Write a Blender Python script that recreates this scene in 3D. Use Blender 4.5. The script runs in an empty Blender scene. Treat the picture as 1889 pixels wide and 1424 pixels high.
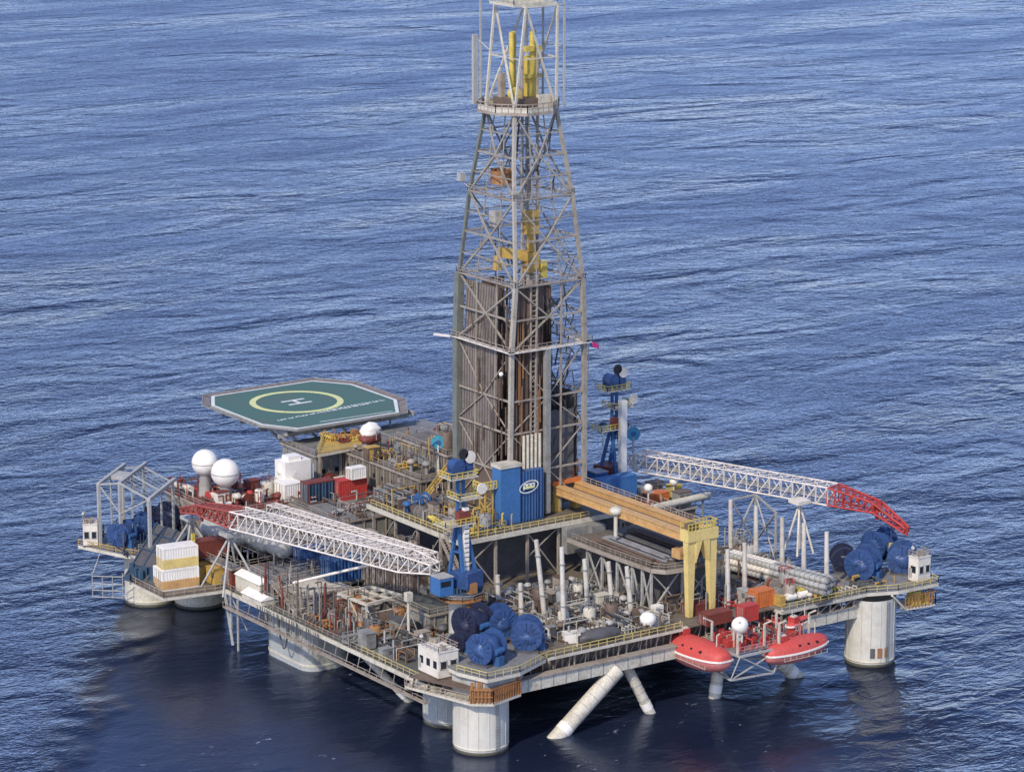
import bpy, math, random
from mathutils import Vector, Matrix
R = math.radians
rnd = random.Random(7)
sc = bpy.context.scene
COL = sc.collection

# ---------------------------------------------------------------- camera geometry
F = 6000.; CX = 944.5; CY = 712.; PIT = R(13.3); AZ = R(35.0); H = 198.
CAM = (-313.7425, -457.8562, H)
fw = (math.sin(AZ), math.cos(AZ)); rt = (math.cos(AZ), -math.sin(AZ))
def at(px, py, z=0):
    """real place in the rig's own metres of something seen at (px, py) and known to stand at height z"""
    a = (px-CX)/F; b = -(py-CY)/F
    fh = math.cos(PIT)+b*math.sin(PIT); dz = -math.sin(PIT)+b*math.cos(PIT)
    t = (z-H)/dz
    return Vector((CAM[0]+t*(fw[0]*fh+rt[0]*a), CAM[1]+t*(fw[1]*fh+rt[1]*a), z))

# ---------------------------------------------------------------- materials
MATS = {}
def paint(name, col, dirt=(0.10, 0.07, 0.045), amt=0.45, rough=0.6, scale=0.35, streak=0.5, metal=0.0, corr=None, var=.16):
    m = bpy.data.materials.new(name); m.use_nodes = True
    nt = m.node_tree; N = nt.nodes; L = nt.links
    b = N['Principled BSDF']; b.inputs['Roughness'].default_value = rough; b.inputs['Metallic'].default_value = metal
    g = N.new('ShaderNodeNewGeometry')
    mp = N.new('ShaderNodeMapping'); mp.inputs['Scale'].default_value = (1, 1, 0.16)
    L.new(g.outputs['Position'], mp.inputs['Vector'])
    n1 = N.new('ShaderNodeTexNoise'); n1.inputs['Scale'].default_value = scale; n1.inputs['Detail'].default_value = 6; n1.inputs['Roughness'].default_value = .7
    L.new(g.outputs['Position'], n1.inputs['Vector'])
    n2 = N.new('ShaderNodeTexNoise'); n2.inputs['Scale'].default_value = 1.6; n2.inputs['Detail'].default_value = 5; n2.inputs['Roughness'].default_value = .65
    L.new(mp.outputs['Vector'], n2.inputs['Vector'])
    r1 = N.new('ShaderNodeMapRange'); r1.inputs['From Min'].default_value = .47; r1.inputs['From Max'].default_value = .68
    L.new(n1.outputs['Fac'], r1.inputs['Value'])
    r2 = N.new('ShaderNodeMapRange'); r2.inputs['From Min'].default_value = .50; r2.inputs['From Max'].default_value = .72; r2.inputs['To Max'].default_value = streak
    L.new(n2.outputs['Fac'], r2.inputs['Value'])
    ad = N.new('ShaderNodeMath'); ad.operation = 'MAXIMUM'; L.new(r1.outputs[0], ad.inputs[0]); L.new(r2.outputs[0], ad.inputs[1])
    mu = N.new('ShaderNodeMath'); mu.operation = 'MULTIPLY'; mu.inputs[1].default_value = amt; L.new(ad.outputs[0], mu.inputs[0])
    mx = N.new('ShaderNodeMix'); mx.data_type = 'RGBA'
    mx.inputs['A'].default_value = (*col, 1); mx.inputs['B'].default_value = (*dirt, 1)
    L.new(mu.outputs[0], mx.inputs['Factor'])
    # fine tonal variation
    n3 = N.new('ShaderNodeTexNoise'); n3.inputs['Scale'].default_value = 3.5; n3.inputs['Detail'].default_value = 3
    L.new(g.outputs['Position'], n3.inputs['Vector'])
    r3 = N.new('ShaderNodeMapRange'); r3.inputs['From Min'].default_value = .3; r3.inputs['From Max'].default_value = .7; r3.inputs['To Min'].default_value = 1-var*1.3; r3.inputs['To Max'].default_value = 1+var
    L.new(n3.outputs['Fac'], r3.inputs['Value'])
    m2 = N.new('ShaderNodeMix'); m2.data_type = 'RGBA'; m2.blend_type = 'MULTIPLY'; m2.inputs['Factor'].default_value = 1
    L.new(mx.outputs['Result'], m2.inputs['A']); L.new(r3.outputs[0], m2.inputs['B'])
    L.new(m2.outputs['Result'], b.inputs['Base Color'])
    if corr:
        sp = N.new('ShaderNodeSeparateXYZ'); L.new(g.outputs['Position'], sp.inputs[0])
        a = N.new('ShaderNodeMath'); a.operation = 'ADD'; L.new(sp.outputs[0], a.inputs[0]); L.new(sp.outputs[1], a.inputs[1])
        s = N.new('ShaderNodeMath'); s.operation = 'MULTIPLY'; s.inputs[1].default_value = corr; L.new(a.outputs[0], s.inputs[0])
        sn = N.new('ShaderNodeMath'); sn.operation = 'SINE'; L.new(s.outputs[0], sn.inputs[0])
        bm = N.new('ShaderNodeBump'); bm.inputs['Distance'].default_value = .12; L.new(sn.outputs[0], bm.inputs['Height'])
        L.new(bm.outputs[0], b.inputs['Normal'])
    MATS[name] = m
    return m
RUST = (0.13, 0.06, 0.03)
paint('white', (0.74, 0.69, 0.58), (.35, .25, .16), .4, var=.05)
paint('bright_white', (0.84, 0.80, 0.71), (.5, .46, .40), .3, var=.04)
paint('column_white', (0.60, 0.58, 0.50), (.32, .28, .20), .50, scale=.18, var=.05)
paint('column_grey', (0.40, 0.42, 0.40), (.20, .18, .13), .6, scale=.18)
paint('boom_white', (0.76, 0.70, 0.62), (.32, .24, .18), .45)
paint('cream', (0.60, 0.56, 0.45), (.25, .20, .12), .5)
paint('grey', (0.27, 0.27, 0.25), (.10, .085, .06), .6)
paint('light_grey', (0.42, 0.41, 0.37), (.16, .13, .10), .5)
paint('galv', (0.41, 0.41, 0.38), (.20, .18, .16), .4)
paint('beige_steel', (0.36, 0.31, 0.25), (.14, .09, .06), .6)
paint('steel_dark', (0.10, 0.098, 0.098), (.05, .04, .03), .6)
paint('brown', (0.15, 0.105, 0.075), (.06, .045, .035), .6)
paint('wind_wall', (0.20, 0.165, 0.14), (.075, .06, .045), .8, corr=7.)
paint('wall_brown', (0.19, 0.16, 0.12), (.075, .055, .04), .7, corr=6.)
paint('deck_green', (0.115, 0.125, 0.10), (.06, .05, .04), .7, scale=.5)
paint('deck_brown', (0.17, 0.145, 0.11), (.07, .05, .035), .7, scale=.5)
paint('deck_grey', (0.22, 0.22, 0.21), (.09, .08, .07), .7, scale=.5)
paint('ochre', (0.52, 0.34, 0.08), (.2, .09, .03), .5)
paint('yellow', (0.64, 0.50, 0.10), (.25, .14, .04), .4)
paint('rail_yellow', (0.62, 0.50, 0.17), (.22, .16, .07), .5)
paint('pale_yellow', (0.72, 0.56, 0.20), (.42, .28, .10), .5, var=.05)
paint('orange_beam', (0.60, 0.36, 0.14), (.32, .18, .08), .6)
paint('orange', (0.60, 0.17, 0.04), (.22, .07, .03), .4)
paint('red', (0.48, 0.05, 0.04), (.28, .06, .04), .6)
paint('boat_red', (0.56, 0.07, 0.055), (.45, .12, .09), .6)
paint('dull_red', (0.36, 0.075, 0.055), (.20, .06, .045), .6)
paint('core_brown', (0.14, 0.095, 0.065), (.055, .042, .035), .8, corr=5.)
paint('rust_streak', (0.30, 0.15, 0.065), (.10, .055, .03), .8)
paint('red_pale', (0.60, 0.20, 0.18), (.35, .10, .08), .4)
paint('oxide', (0.20, 0.045, 0.03), (.08, .03, .02), .6)
paint('rust_orange', (0.36, 0.17, 0.06), (.12, .055, .03), .7)
paint('tarp_blue', (0.035, 0.082, 0.215), (.012, .018, .05), .7, rough=.45, scale=.8)
paint('tarp_navy', (0.02, 0.024, 0.055), (.012, .014, .02), .5, rough=.45, scale=.8)
paint('blue', (0.035, 0.12, 0.29), (.03, .06, .12), .5)
paint('bright_blue', (0.045, 0.155, 0.36), (.03, .08, .2), .35)
paint('teal', (0.06, 0.30, 0.42), (.04, .12, .16), .4)
paint('slate_blue', (0.03, 0.075, 0.13), (.02, .03, .05), .4, corr=8.)
paint('blue_box', (0.03, 0.105, 0.27), (.02, .05, .12), .4, corr=9.)
paint('helideck_green', (0.062, 0.140, 0.100), (.10, .12, .085), .8, scale=.16, var=.08)
paint('marking_white', (0.74, 0.74, 0.68), (.3, .35, .3), .35)
paint('marking_yellow', (0.72, 0.72, 0.30), (.4, .4, .15), .3)
paint('net', (0.21, 0.17, 0.155), (.12, .09, .08), .6)
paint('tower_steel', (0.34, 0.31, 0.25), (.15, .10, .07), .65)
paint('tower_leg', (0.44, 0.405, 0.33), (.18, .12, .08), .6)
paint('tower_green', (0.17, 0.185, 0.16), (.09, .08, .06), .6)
paint('growth', (0.10, 0.095, 0.07), (.05, .06, .03), .6)
paint('post_white', (0.62, 0.58, 0.50), (.30, .22, .15), .65, var=.08)
paint('glass', (0.02, 0.025, 0.03), (.01, .01, .01), .2, rough=.15)
paint('pipe_grey', (0.30, 0.30, 0.30), (.14, .10, .07), .6, metal=.2)
paint('black', (0.02, 0.02, 0.022), (.02, .015, .01), .3)
paint('magenta', (0.6, 0.03, 0.18), (.3, .02, .1), .2)

# ---------------------------------------------------------------- mesh builder
class MB:
    def __init__(s): s.v = []; s.f = []; s.sm = []
    def add(s, vs, fs, smooth=False):
        o = len(s.v); s.v += [tuple(v) for v in vs]
        for f in fs: s.f.append(tuple(i+o for i in f)); s.sm.append(smooth)
        return s
    def box(s, c, d, rz=0.0):
        x, y, z = [k/2 for k in d]; c_, s_ = math.cos(rz), math.sin(rz)
        vs = [(c[0]+a*x*c_-b*y*s_, c[1]+a*x*s_+b*y*c_, c[2]+e*z) for e in (-1, 1) for a, b in ((-1, -1), (1, -1), (1, 1), (-1, 1))]
        return s.add(vs, [(3, 2, 1, 0), (4, 5, 6, 7), (0, 1, 5, 4), (1, 2, 6, 5), (2, 3, 7, 6), (3, 0, 4, 7)])
    def b2(s, x0, x1, y0, y1, z0, z1):
        return s.box(((x0+x1)/2, (y0+y1)/2, (z0+z1)/2), (x1-x0, y1-y0, z1-z0))
    def bar(s, p, q, w=.15, h=None):
        h = h or w; p = Vector(p); q = Vector(q); d = q-p
        if d.length < 1e-5: return s
        d.normalize(); up = Vector((0, 0, 1)) if abs(d.z) < .95 else Vector((1, 0, 0))
        a = d.cross(up).normalized()*w/2; b = d.cross(a).normalized()*h/2
        vs = [p-a-b, p+a-b, p+a+b, p-a+b, q-a-b, q+a-b, q+a+b, q-a+b]
        return s.add(vs, [(0, 3, 2, 1), (4, 5, 6, 7), (0, 1, 5, 4), (1, 2, 6, 5), (2, 3, 7, 6), (3, 0, 4, 7)])
    def tube(s, p, q, r, n=10, r2=None, caps=True):
        r2 = r if r2 is None else r2; p = Vector(p); q = Vector(q); d = (q-p)
        if d.length < 1e-5: return s
        d.normalize(); up = Vector((0, 0, 1)) if abs(d.z) < .95 else Vector((1, 0, 0))
        a = d.cross(up).normalized(); b = a.cross(d).normalized()
        vs = []; 
        for c, rr in ((p, r), (q, r2)):
            for i in range(n):
                t = 2*math.pi*i/n; vs.append(c+a*math.cos(t)*rr+b*math.sin(t)*rr)
        s.add(vs, [(i, i+n, (i+1) % n+n, (i+1) % n) for i in range(n)], True)
        if caps: s.add(vs, [tuple(range(n)), tuple(range(2*n-1, n-1, -1))])
        return s
    def path(s, pts, r, n=6):
        for a, b in zip(pts, pts[1:]): s.tube(a, b, r, n)
        return s
    def lathe(s, c, prof, n=24, smooth=True):
        """prof: list of (r, z) around vertical axis at c"""
        vs = []; fs = []
        for r, z in prof:
            for i in range(n):
                t = 2*math.pi*i/n; vs.append((c[0]+r*math.cos(t), c[1]+r*math.sin(t), c[2]+z))
        for k in range(len(prof)-1):
            for i in range(n):
                j = (i+1) % n; fs.append((k*n+i, k*n+j, (k+1)*n+j, (k+1)*n+i))
        s.add(vs, fs, smooth)
        return s
    def sphere(s, c, r, n=20, sq=1.0):
        prof = [(max(r*math.cos(t), .001), r*sq*math.sin(t)) for t in [math.pi*(k/10-.5) for k in range(11)]]
        return s.lathe(c, prof, n)
    def prism(s, pts, z0, z1):
        n = len(pts); a = sum(pts[i][0]*pts[(i+1) % n][1]-pts[(i+1) % n][0]*pts[i][1] for i in range(n))
        if a < 0: pts = pts[::-1]
        vs = [(p[0], p[1], z0) for p in pts]+[(p[0], p[1], z1) for p in pts]
        return s.add(vs, [tuple(range(n-1, -1, -1)), tuple(range(n, 2*n))]+[(i, (i+1) % n, (i+1) % n+n, i+n) for i in range(n)])
    def rail(s, pts, h=1.15, r=.07, step=2.0, mid=True):
        for a, b in zip(pts, pts[1:]):
            a = Vector(a); b = Vector(b); L = (b-a).length; n = max(1, round(L/step))
            for i in range(n+1):
                p = a.lerp(b, i/n); s.bar(p, p+Vector((0, 0, h)), r*1.5)
            s.bar(a+Vector((0, 0, h)), b+Vector((0, 0, h)), r*1.8)
            if mid: s.bar(a+Vector((0, 0, h*.5)), b+Vector((0, 0, h*.5)), r*1.3)
        return s
    def truss(s, p, q, w, h, n, rc=.18, rb=.11, w2=None, h2=None):
        """box lattice between p and q"""
        p = Vector(p); q = Vector(q); d = (q-p).normalized(); up = Vector((0, 0, 1))
        a = d.cross(up).normalized(); b = a.cross(d).normalized()
        w2 = w if w2 is None else w2; h2 = h if h2 is None else h2
        def st(t):
            c = p.lerp(q, t); ww = (w+(w2-w)*t)/2; hh = (h+(h2-h)*t)/2
            return [c-a*ww-b*hh, c+a*ww-b*hh, c+a*ww+b*hh, c-a*ww+b*hh]
        S = [st(i/n) for i in range(n+1)]
        for k in range(4): s.tube(S[0][k], S[n][k], rc, 6)
        for i in range(n+1):
            for k in range(4): s.bar(S[i][k], S[i][(k+1) % 4], rb*1.4)
        for i in range(n):
            for k in range(4):
                j = (k+1) % 4
                s.bar(S[i][k], S[i+1][j], rb*1.4); 
        return s
    def frame(s, pts, r=.2):
        for a, b in zip(pts, pts[1:]): s.bar(a, b, r)
        return s
    def build(s, name, mat, parent=None, off=True):
        me = bpy.data.meshes.new(name)
        o_ = parent.location if (parent is not None and off) else Vector((0, 0, 0))
        if parent is not None and off and parent.parent is not None: o_ = o_+parent.parent.location
        me.from_pydata([(v[0]-o_[0], v[1]-o_[1], v[2]-o_[2]) for v in s.v], [], s.f)
        me.polygons.foreach_set('use_smooth', s.sm)
        me.materials.append(MATS[mat] if isinstance(mat, str) else mat)
        me.update()
        o = bpy.data.objects.new(name, me); COL.objects.link(o)
        if parent is not None: o.parent = parent
        return o
def tag(o, label=None, cat=None, group=None, kind=None):
    if label: o['label'] = label
    if cat: o['category'] = cat
    if group: o['group'] = group
    if kind: o['kind'] = kind
    return o
def thing(name, label, cat, loc=(0, 0, 0), group=None):
    o = bpy.data.objects.new(name, None); COL.objects.link(o); o.location = loc; o.empty_display_size = .5
    return tag(o, label, cat, group)
def solo(mb, name, mat, label, cat, group=None):
    return tag(mb.build(name, mat), label, cat, group)
def dup(root, loc, rz=0., label=None, group=None, sc_=1.0):
    r = root.copy(); COL.objects.link(r); r.location = loc; r.rotation_euler = (0, 0, rz); r.scale = (sc_,)*3
    if label: r['label'] = label
    if group: r['group'] = group
    for ch in list(root.children):
        c = ch.copy(); COL.objects.link(c); c.parent = r
        for g in list(ch.children):
            d = g.copy(); COL.objects.link(d); d.parent = c
    return r
V = Vector
class Each:
    """like MB, but every bar, tube or box becomes a part (a mesh) of its own"""
    def __init__(s): s.l = []
    def __getattr__(s, k):
        def f(*a, **kw): s.l.append(getattr(MB(), k)(*a, **kw)); return s
        return f
    def build(s, name, mat, parent):
        for m in s.l: m.build(name, mat, parent)
def Z(p, dz): return Vector((p[0], p[1], p[2]+dz))

SUN_E = 3.5; SKY_E = 0.15; SKY_TINT = (1.20, 1.15, 1.38, 1)
# ================================================================ SEA
def sea_material():
    m = bpy.data.materials.new('sea_water'); m.use_nodes = True
    nt = m.node_tree; N = nt.nodes; L = nt.links; b = N['Principled BSDF']
    b.inputs['Base Color'].default_value = (0.004, 0.006, 0.012, 1)
    b.inputs['Roughness'].default_value = 0.12
    b.inputs['IOR'].default_value = 1.75; b.inputs['Specular Tint'].default_value = (.62, .78, 1.0, 1)
    g = N.new('ShaderNodeNewGeometry')
    def noise(scale, sx, sy, rz, det, rough, dist=0.):
        mp = N.new('ShaderNodeMapping'); mp.inputs['Rotation'].default_value = (0, 0, rz); mp.inputs['Scale'].default_value = (sx, sy, 1)
        L.new(g.outputs['Position'], mp.inputs['Vector'])
        n = N.new('ShaderNodeTexNoise'); n.inputs['Scale'].default_value = scale; n.inputs['Detail'].default_value = det
        n.inputs['Roughness'].default_value = rough; n.inputs['Distortion'].default_value = dist
        L.new(mp.outputs['Vector'], n.inputs['Vector']); return n
    A = R(35.)
    n1 = noise(.06, .7, 1.15, A+R(14), 3, .5, .8)     # swell
    n2 = noise(.27, .75, 1.1, A-R(10), 3, .52, 1.0)       # wind waves
    n3 = noise(1.1, .7, 1.2, A+R(25), 2, .5, .4)       # ripples
    big = noise(.010, .6, 1.6, A+R(5), 4, .6, 1.)      # gust patches
    def mul(a, k):
        x = N.new('ShaderNodeMath'); x.operation = 'MULTIPLY'; L.new(a, x.inputs[0])
        if isinstance(k, float): x.inputs[1].default_value = k
        else: L.new(k, x.inputs[1])
        return x.outputs[0]
    def add(a, c):
        x = N.new('ShaderNodeMath'); x.operation = 'ADD'; L.new(a, x.inputs[0]); L.new(c, x.inputs[1]); return x.outputs[0]
    gm = N.new('ShaderNodeMapRange'); gm.inputs['From Min'].default_value = .35; gm.inputs['From Max'].default_value = .65
    gm.inputs['To Min'].default_value = .2; gm.inputs['To Max'].default_value = 1.7
    L.new(big.outputs['Fac'], gm.inputs['Value'])
    # the water in the lee of the rig is sheltered: smaller waves there
    def lin(ax, ay, off):
        d = N.new('ShaderNodeVectorMath'); d.operation = 'DOT_PRODUCT'; L.new(g.outputs['Position'], d.inputs[0]); d.inputs[1].default_value = (ax, ay, 0)
        x = N.new('ShaderNodeMath'); x.operation = 'ADD'; x.inputs[1].default_value = off; L.new(d.outputs['Value'], x.inputs[0])
        wv = N.new('ShaderNodeMapRange'); wv.inputs['To Min'].default_value = -12; wv.inputs['To Max'].default_value = 12; L.new(noise(.05, 1, 1, 0, 2, .5).outputs['Fac'], wv.inputs['Value'])
        return add(x.outputs[0], wv.outputs[0])
    def ss(v, a, b):
        m_ = N.new('ShaderNodeMapRange'); m_.interpolation_type = 'SMOOTHSTEP'; m_.inputs['From Min'].default_value = a; m_.inputs['From Max'].default_value = b; L.new(v, m_.inputs['Value']); return m_.outputs[0]
    lat = lin(.819, -.574, 0); lon = lin(.574, .819, 0)
    calm = mul(mul(ss(lat, -84, -66), ss(lat, 90, 56)), ss(lon, 130, 95))
    inv = N.new('ShaderNodeMapRange'); inv.inputs['To Min'].default_value = 1; inv.inputs['To Max'].default_value = CALM; L.new(calm, inv.inputs['Value'])
    h = add(add(mul(n1.outputs['Fac'], W1), mul(n2.outputs['Fac'], W2)), mul(mul(n3.outputs['Fac'], W3), gm.outputs[0]))
    n0 = noise(.021, .62, 1.25, A-R(6), 2, .5, 1.2)
    h = mul(add(h, mul(n0.outputs['Fac'], W0)), inv.outputs[0])
    bp = N.new('ShaderNodeBump'); bp.inputs['Strength'].default_value = 1; bp.inputs['Distance'].default_value = 1.
    L.new(h, bp.inputs['Height'])
    N.remove(b)
    fr = N.new('ShaderNodeFresnel'); fr.inputs['IOR'].default_value = 1.47; L.new(bp.outputs[0], fr.inputs['Normal'])
    di = N.new('ShaderNodeBsdfDiffuse'); di.inputs['Color'].default_value = (0.010, 0.015, 0.034, 1)
    gl = N.new('ShaderNodeBsdfGlossy'); gl.inputs['Color'].default_value = (.80, .87, 1, 1); rg = N.new('ShaderNodeMapRange'); rg.inputs['From Min'].default_value = .38; rg.inputs['From Max'].default_value = .62; rg.inputs['To Min'].default_value = .16; rg.inputs['To Max'].default_value = .36
    L.new(big.outputs['Fac'], rg.inputs['Value']); L.new(rg.outputs[0], gl.inputs['Roughness'])
    L.new(bp.outputs[0], gl.inputs['Normal']); L.new(bp.outputs[0], di.inputs['Normal'])
    ms = N.new('ShaderNodeMixShader'); L.new(fr.outputs[0], ms.inputs[0]); L.new(di.outputs[0], ms.inputs[1]); L.new(gl.outputs[0], ms.inputs[2])
    # sparse broken crests
    fc = mul(ss(n2.outputs['Fac'], .66, .74), mul(ss(n3.outputs['Fac'], .50, .60), ss(noise(.03, 1, 1, 0, 2, .5).outputs['Fac'], .50, .62)))
    fo = N.new('ShaderNodeBsdfDiffuse'); fo.inputs['Color'].default_value = (.55, .6, .68, 1)
    mf = N.new('ShaderNodeMixShader'); L.new(mul(fc, .55), mf.inputs[0]); L.new(ms.outputs[0], mf.inputs[1]); L.new(fo.outputs[0], mf.inputs[2]); ms = mf
    out = [k for k in N if k.type == 'OUTPUT_MATERIAL'][0]; L.new(ms.outputs[0], out.inputs['Surface'])
    return m
W0, W1, W2, W3 = 4.4, 1.9, .85, .32; CALM = .15
MATS['sea'] = sea_material()
sea = MB().add([(-9000, -9000, 0), (12000, -9000, 0), (12000, 12000, 0), (-9000, 12000, 0)], [(0, 1, 2, 3)]).build('sea', 'sea')
tag(sea, kind='structure')

# ================================================================ COLUMNS
def column(label, loc, r, h, mat='column_white', extra=True):
    t = thing('support_column', label, 'column', (loc[0], loc[1], 0), 'columns carrying the rig')
    MB().lathe((loc[0], loc[1], 0), [(r, -6), (r, h)], 40).build('shaft', mat, t)
    MB().lathe((loc[0], loc[1], 0), [(r, .9), (r+.12, .95), (r+.12, 1.25), (r, 1.3)], 40).build('waterline_band', 'cream', t)
    MB().lathe((loc[0], loc[1], 0), [(r, .0), (r+.05, .02), (r+.05, .6), (r, .68)], 40).build('growth_band', 'growth', t)
    if extra:
        mb = MB()
        for k in range(16):
            a = 2*math.pi*k/16+.1; x, y = loc[0]+math.cos(a)*(r+.04), loc[1]+math.sin(a)*(r+.04)
            mb.bar((x, y, 1.4), (x, y, h), .1)
        mb.build('seam', 'column_white', t)
        a = R(-95); mb = MB()
        for dx in (-.25, .25): mb.bar((loc[0]+dx, loc[1]-r-.25, .6), (loc[0]+dx, loc[1]-r-.25, h), .09)
        for k in range(int(h*2)): mb.bar((loc[0]-.25, loc[1]-r-.25, .8+k*.5), (loc[0]+.25, loc[1]-r-.25, .8+k*.5), .06)
        mb.build('ladder', 'grey', t)
    return t
column('round off-white column standing nearest at the front corner of the rig', (0, 0), 4.95, 10.2)
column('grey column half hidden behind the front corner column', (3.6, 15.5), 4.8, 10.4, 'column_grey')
column('round off-white column at the right corner with rust stained hatches near the water', (90.4, -2.2), 4.8, 13.4)
column('pale column under the left corner, the farther left of the two low ones', (-5.2, 113.2), 5.2, 10.2, 'cream', False)
column('pale column under the left corner beside the container platform', (2.4, 106.0), 5.2, 10.2, 'cream', False)
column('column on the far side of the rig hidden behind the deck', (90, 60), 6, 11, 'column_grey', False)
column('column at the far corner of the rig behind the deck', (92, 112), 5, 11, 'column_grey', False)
# rust stained hatches on the right column
rc = [o for o in bpy.data.objects if o.name.startswith('support_column')][2]
for a in (-125, -108, -90):
    x, y = 90.4+math.cos(R(a))*4.86, -2.2+math.sin(R(a))*4.86
    MB().box((x, y, 3.0), (.9, .25, 1.9), R(a+90)).build('hatch', 'rust_orange' if a != -125 else 'steel_dark', rc)
# big rounded-box column half way along the left side
def rrect(x0, x1, y0, y1, r, n=6):
    pts = []
    for cx, cy, a0 in ((x1-r, y1-r, 0), (x0+r, y1-r, 90), (x0+r, y0+r, 180), (x1-r, y0+r, 270)):
        for k in range(n+1):
            a = R(a0+90*k/n); pts.append((cx+r*math.cos(a), cy+r*math.sin(a)))
    return pts
t = thing('support_column', 'wide grey-white box column with rounded corners half way along the left side', 'column', (1.5, 62, 0), 'columns carrying the rig')
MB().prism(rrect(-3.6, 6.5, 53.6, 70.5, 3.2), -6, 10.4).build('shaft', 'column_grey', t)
MB().prism(rrect(-3.72, 6.62, 53.5, 70.6, 3.3), .9, 1.3).build('waterline_band', 'cream', t)

# ================================================================ BRACES into the water
def brace(label, top, bot, r):
    t = thing('diagonal_brace', label, 'brace', (bot[0], bot[1], 0), 'diagonal braces running down into the water')
    top = V(top); bot = V(bot); d = (bot-top).normalized()
    MB().tube(top, bot+d*6, r, 20).build('tube', 'cream', t)
    MB().tube(bot-d*2.4, bot-d*.9, r+.06, 20).build('waterline_band', 'bright_white', t)
    mb = MB(); a = d.cross(V((0, 0, 1))).normalized()
    for k in range(1, 7): c = top.lerp(bot, k/7); mb.tube(c-d*.08, c+d*.08, r+.05, 20)
    mb.build('weld_ring', 'light_grey', t)
brace('thick cream brace slanting down left from the front girder', (28.2, -3.2, 10.2), (15.2, -2.9, 0), 1.5)
brace('thinner cream brace slanting down right next to the thick one', (31.6, -1, 10.2), (36.6, -2.2, 0), 1.0)
brace('short stub of brace below the left lifeboat', (54.0, -1.6, 10), (51.9, -2.2, 0), 1.15)
brace('brace with yellow tinted end below the right lifeboat', (61, -.6, 10.2), (72.6, -1.2, 0), 1.35)
brace('grey brace slanting under the left deck edge behind the front corner', tuple(at(668, 1204, 10)), tuple(at(752, 1290, 0.3)), .75)

# ================================================================ DECKS
def deck(name, label, pts, z0, z1, mat, side, railpts=None, railmat='rail_yellow', ribs=None, cat='deck', h=1.15):
    x = sum(p[0] for p in pts)/len(pts); y = sum(p[1] for p in pts)/len(pts)
    t = thing(name, label, cat, (x, y, z0))
    MB().prism(pts, z0, z1-.12).build('side', side, t)
    MB().prism(pts, z1-.12+.003, z1).build('plating', mat, t)
    if railpts:
        for rp in railpts: MB().rail([(a[0], a[1], z1) for a in rp], h).build('handrail', railmat, t)
    return t
def R4(x0, x1, y0, y1): return [(x0, y0), (x1, y0), (x1, y1), (x0, y1)]
# main hull box, dark underside
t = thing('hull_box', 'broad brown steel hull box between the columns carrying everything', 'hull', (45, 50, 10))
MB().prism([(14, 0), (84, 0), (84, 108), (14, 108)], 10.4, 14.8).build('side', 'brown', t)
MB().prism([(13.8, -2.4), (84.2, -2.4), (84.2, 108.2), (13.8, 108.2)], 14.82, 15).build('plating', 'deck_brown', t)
mb = MB()
for k in range(24):
    x = 15+k*2.9; mb.bar((x, -.1, 10.5), (x, -.1, 14.7), .35)
    if k < 23: mb.bar((x, -.14, 10.5), (x+2.9, -.14, 14.7), .22)
mb.build('stiffener', 'beige_steel', t)
mb = MB(); mb.rail([(13, -2.2, 15), (44, -2.2, 15)], 1.2); mb.build('handrail', 'rail_yellow', t)
MB().b2(13, 44, -2.6, -2.41, 14.55, 15.05).build('edge_beam', 'cream', t)
# front girder
t = thing('box_girder', 'long cream box girder running between the front and right columns below the deck edge', 'girder', (45, -3, 10))
MB().b2(3.5, 86.6, -3.6, -2.2, 9.95, 12.3).build('web', 'cream', t)
mb = Each()
for k in range(30): mb.b2(5+k*2.8, 5.15+k*2.8, -3.66, -3.605, 10., 12.25)
mb.build('seam', 'grey', t)
MB().b2(3.5, 86.6, -4.0, -1.9, 12.303, 12.45).build('flange', 'beige_steel', t)
# undercroft bits behind girder
t = thing('recess_pipework', 'dull brown pipes crowding the recess behind the front girder', 'pipes', (45, -1, 10.4))
mb = Each()
for k in range(34):
    x = 6+k*2.35+rnd.uniform(-.5, .5); mb.tube((x, -1.2+rnd.uniform(-.4, .4), 10.4), (x+rnd.uniform(-.6, .6), -1.6, 14.6), rnd.uniform(.08, .22), 6)
mb.build('pipe', 'beige_steel', t)
# left low deck
t = thing('side_deck', 'low green-grey working deck along the left side of the rig', 'deck', (3, 60, 11))
MB().prism([(-6.4, 5), (13.79, 5), (13.79, 105), (-6.4, 105)], 10.45, 10.95).build('side', 'beige_steel', t)
MB().prism([(-6.2, 5.2), (13.78, 5.2), (13.78, 104.8), (-6.2, 104.8)], 10.953, 11.1).build('plating', 'deck_green', t)
MB().b2(-6.75, -6.42, 5, 105, 10.3, 11.05).build('edge_beam', 'cream', t)
MB().rail([(-6.3, 5.5, 11.1), (-6.3, 82, 11.1)], 1.1, .055).build('handrail', 'beige_steel', t)
MB().rail([(-6.3, 5.5, 11.15), (-6.3, 30, 11.15)], 1.2, .05).build('handrail', 'rail_yellow', t)
# lower hanging walkway along left side
t = thing('hanging_walkway', 'narrow walkway hung below the left deck edge', 'walkway', (-7, 40, 8))
mb = MB(); mb.b2(-8.2, -7.2, 6, 78, 8.0, 8.2)
for k in range(19):
    y = 6+k*4; mb.bar((-8.1, y, 8.1), (-8.1, y, 9.2), .1); mb.bar((-7.2, y, 8.1), (-6.6, y, 10.4), .12)
MB().bar((-8.1, 6, 9.2), (-8.1, 78, 9.2), .1).build('handrail', 'beige_steel', t)
mb.build('frame', 'beige_steel', t)

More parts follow.
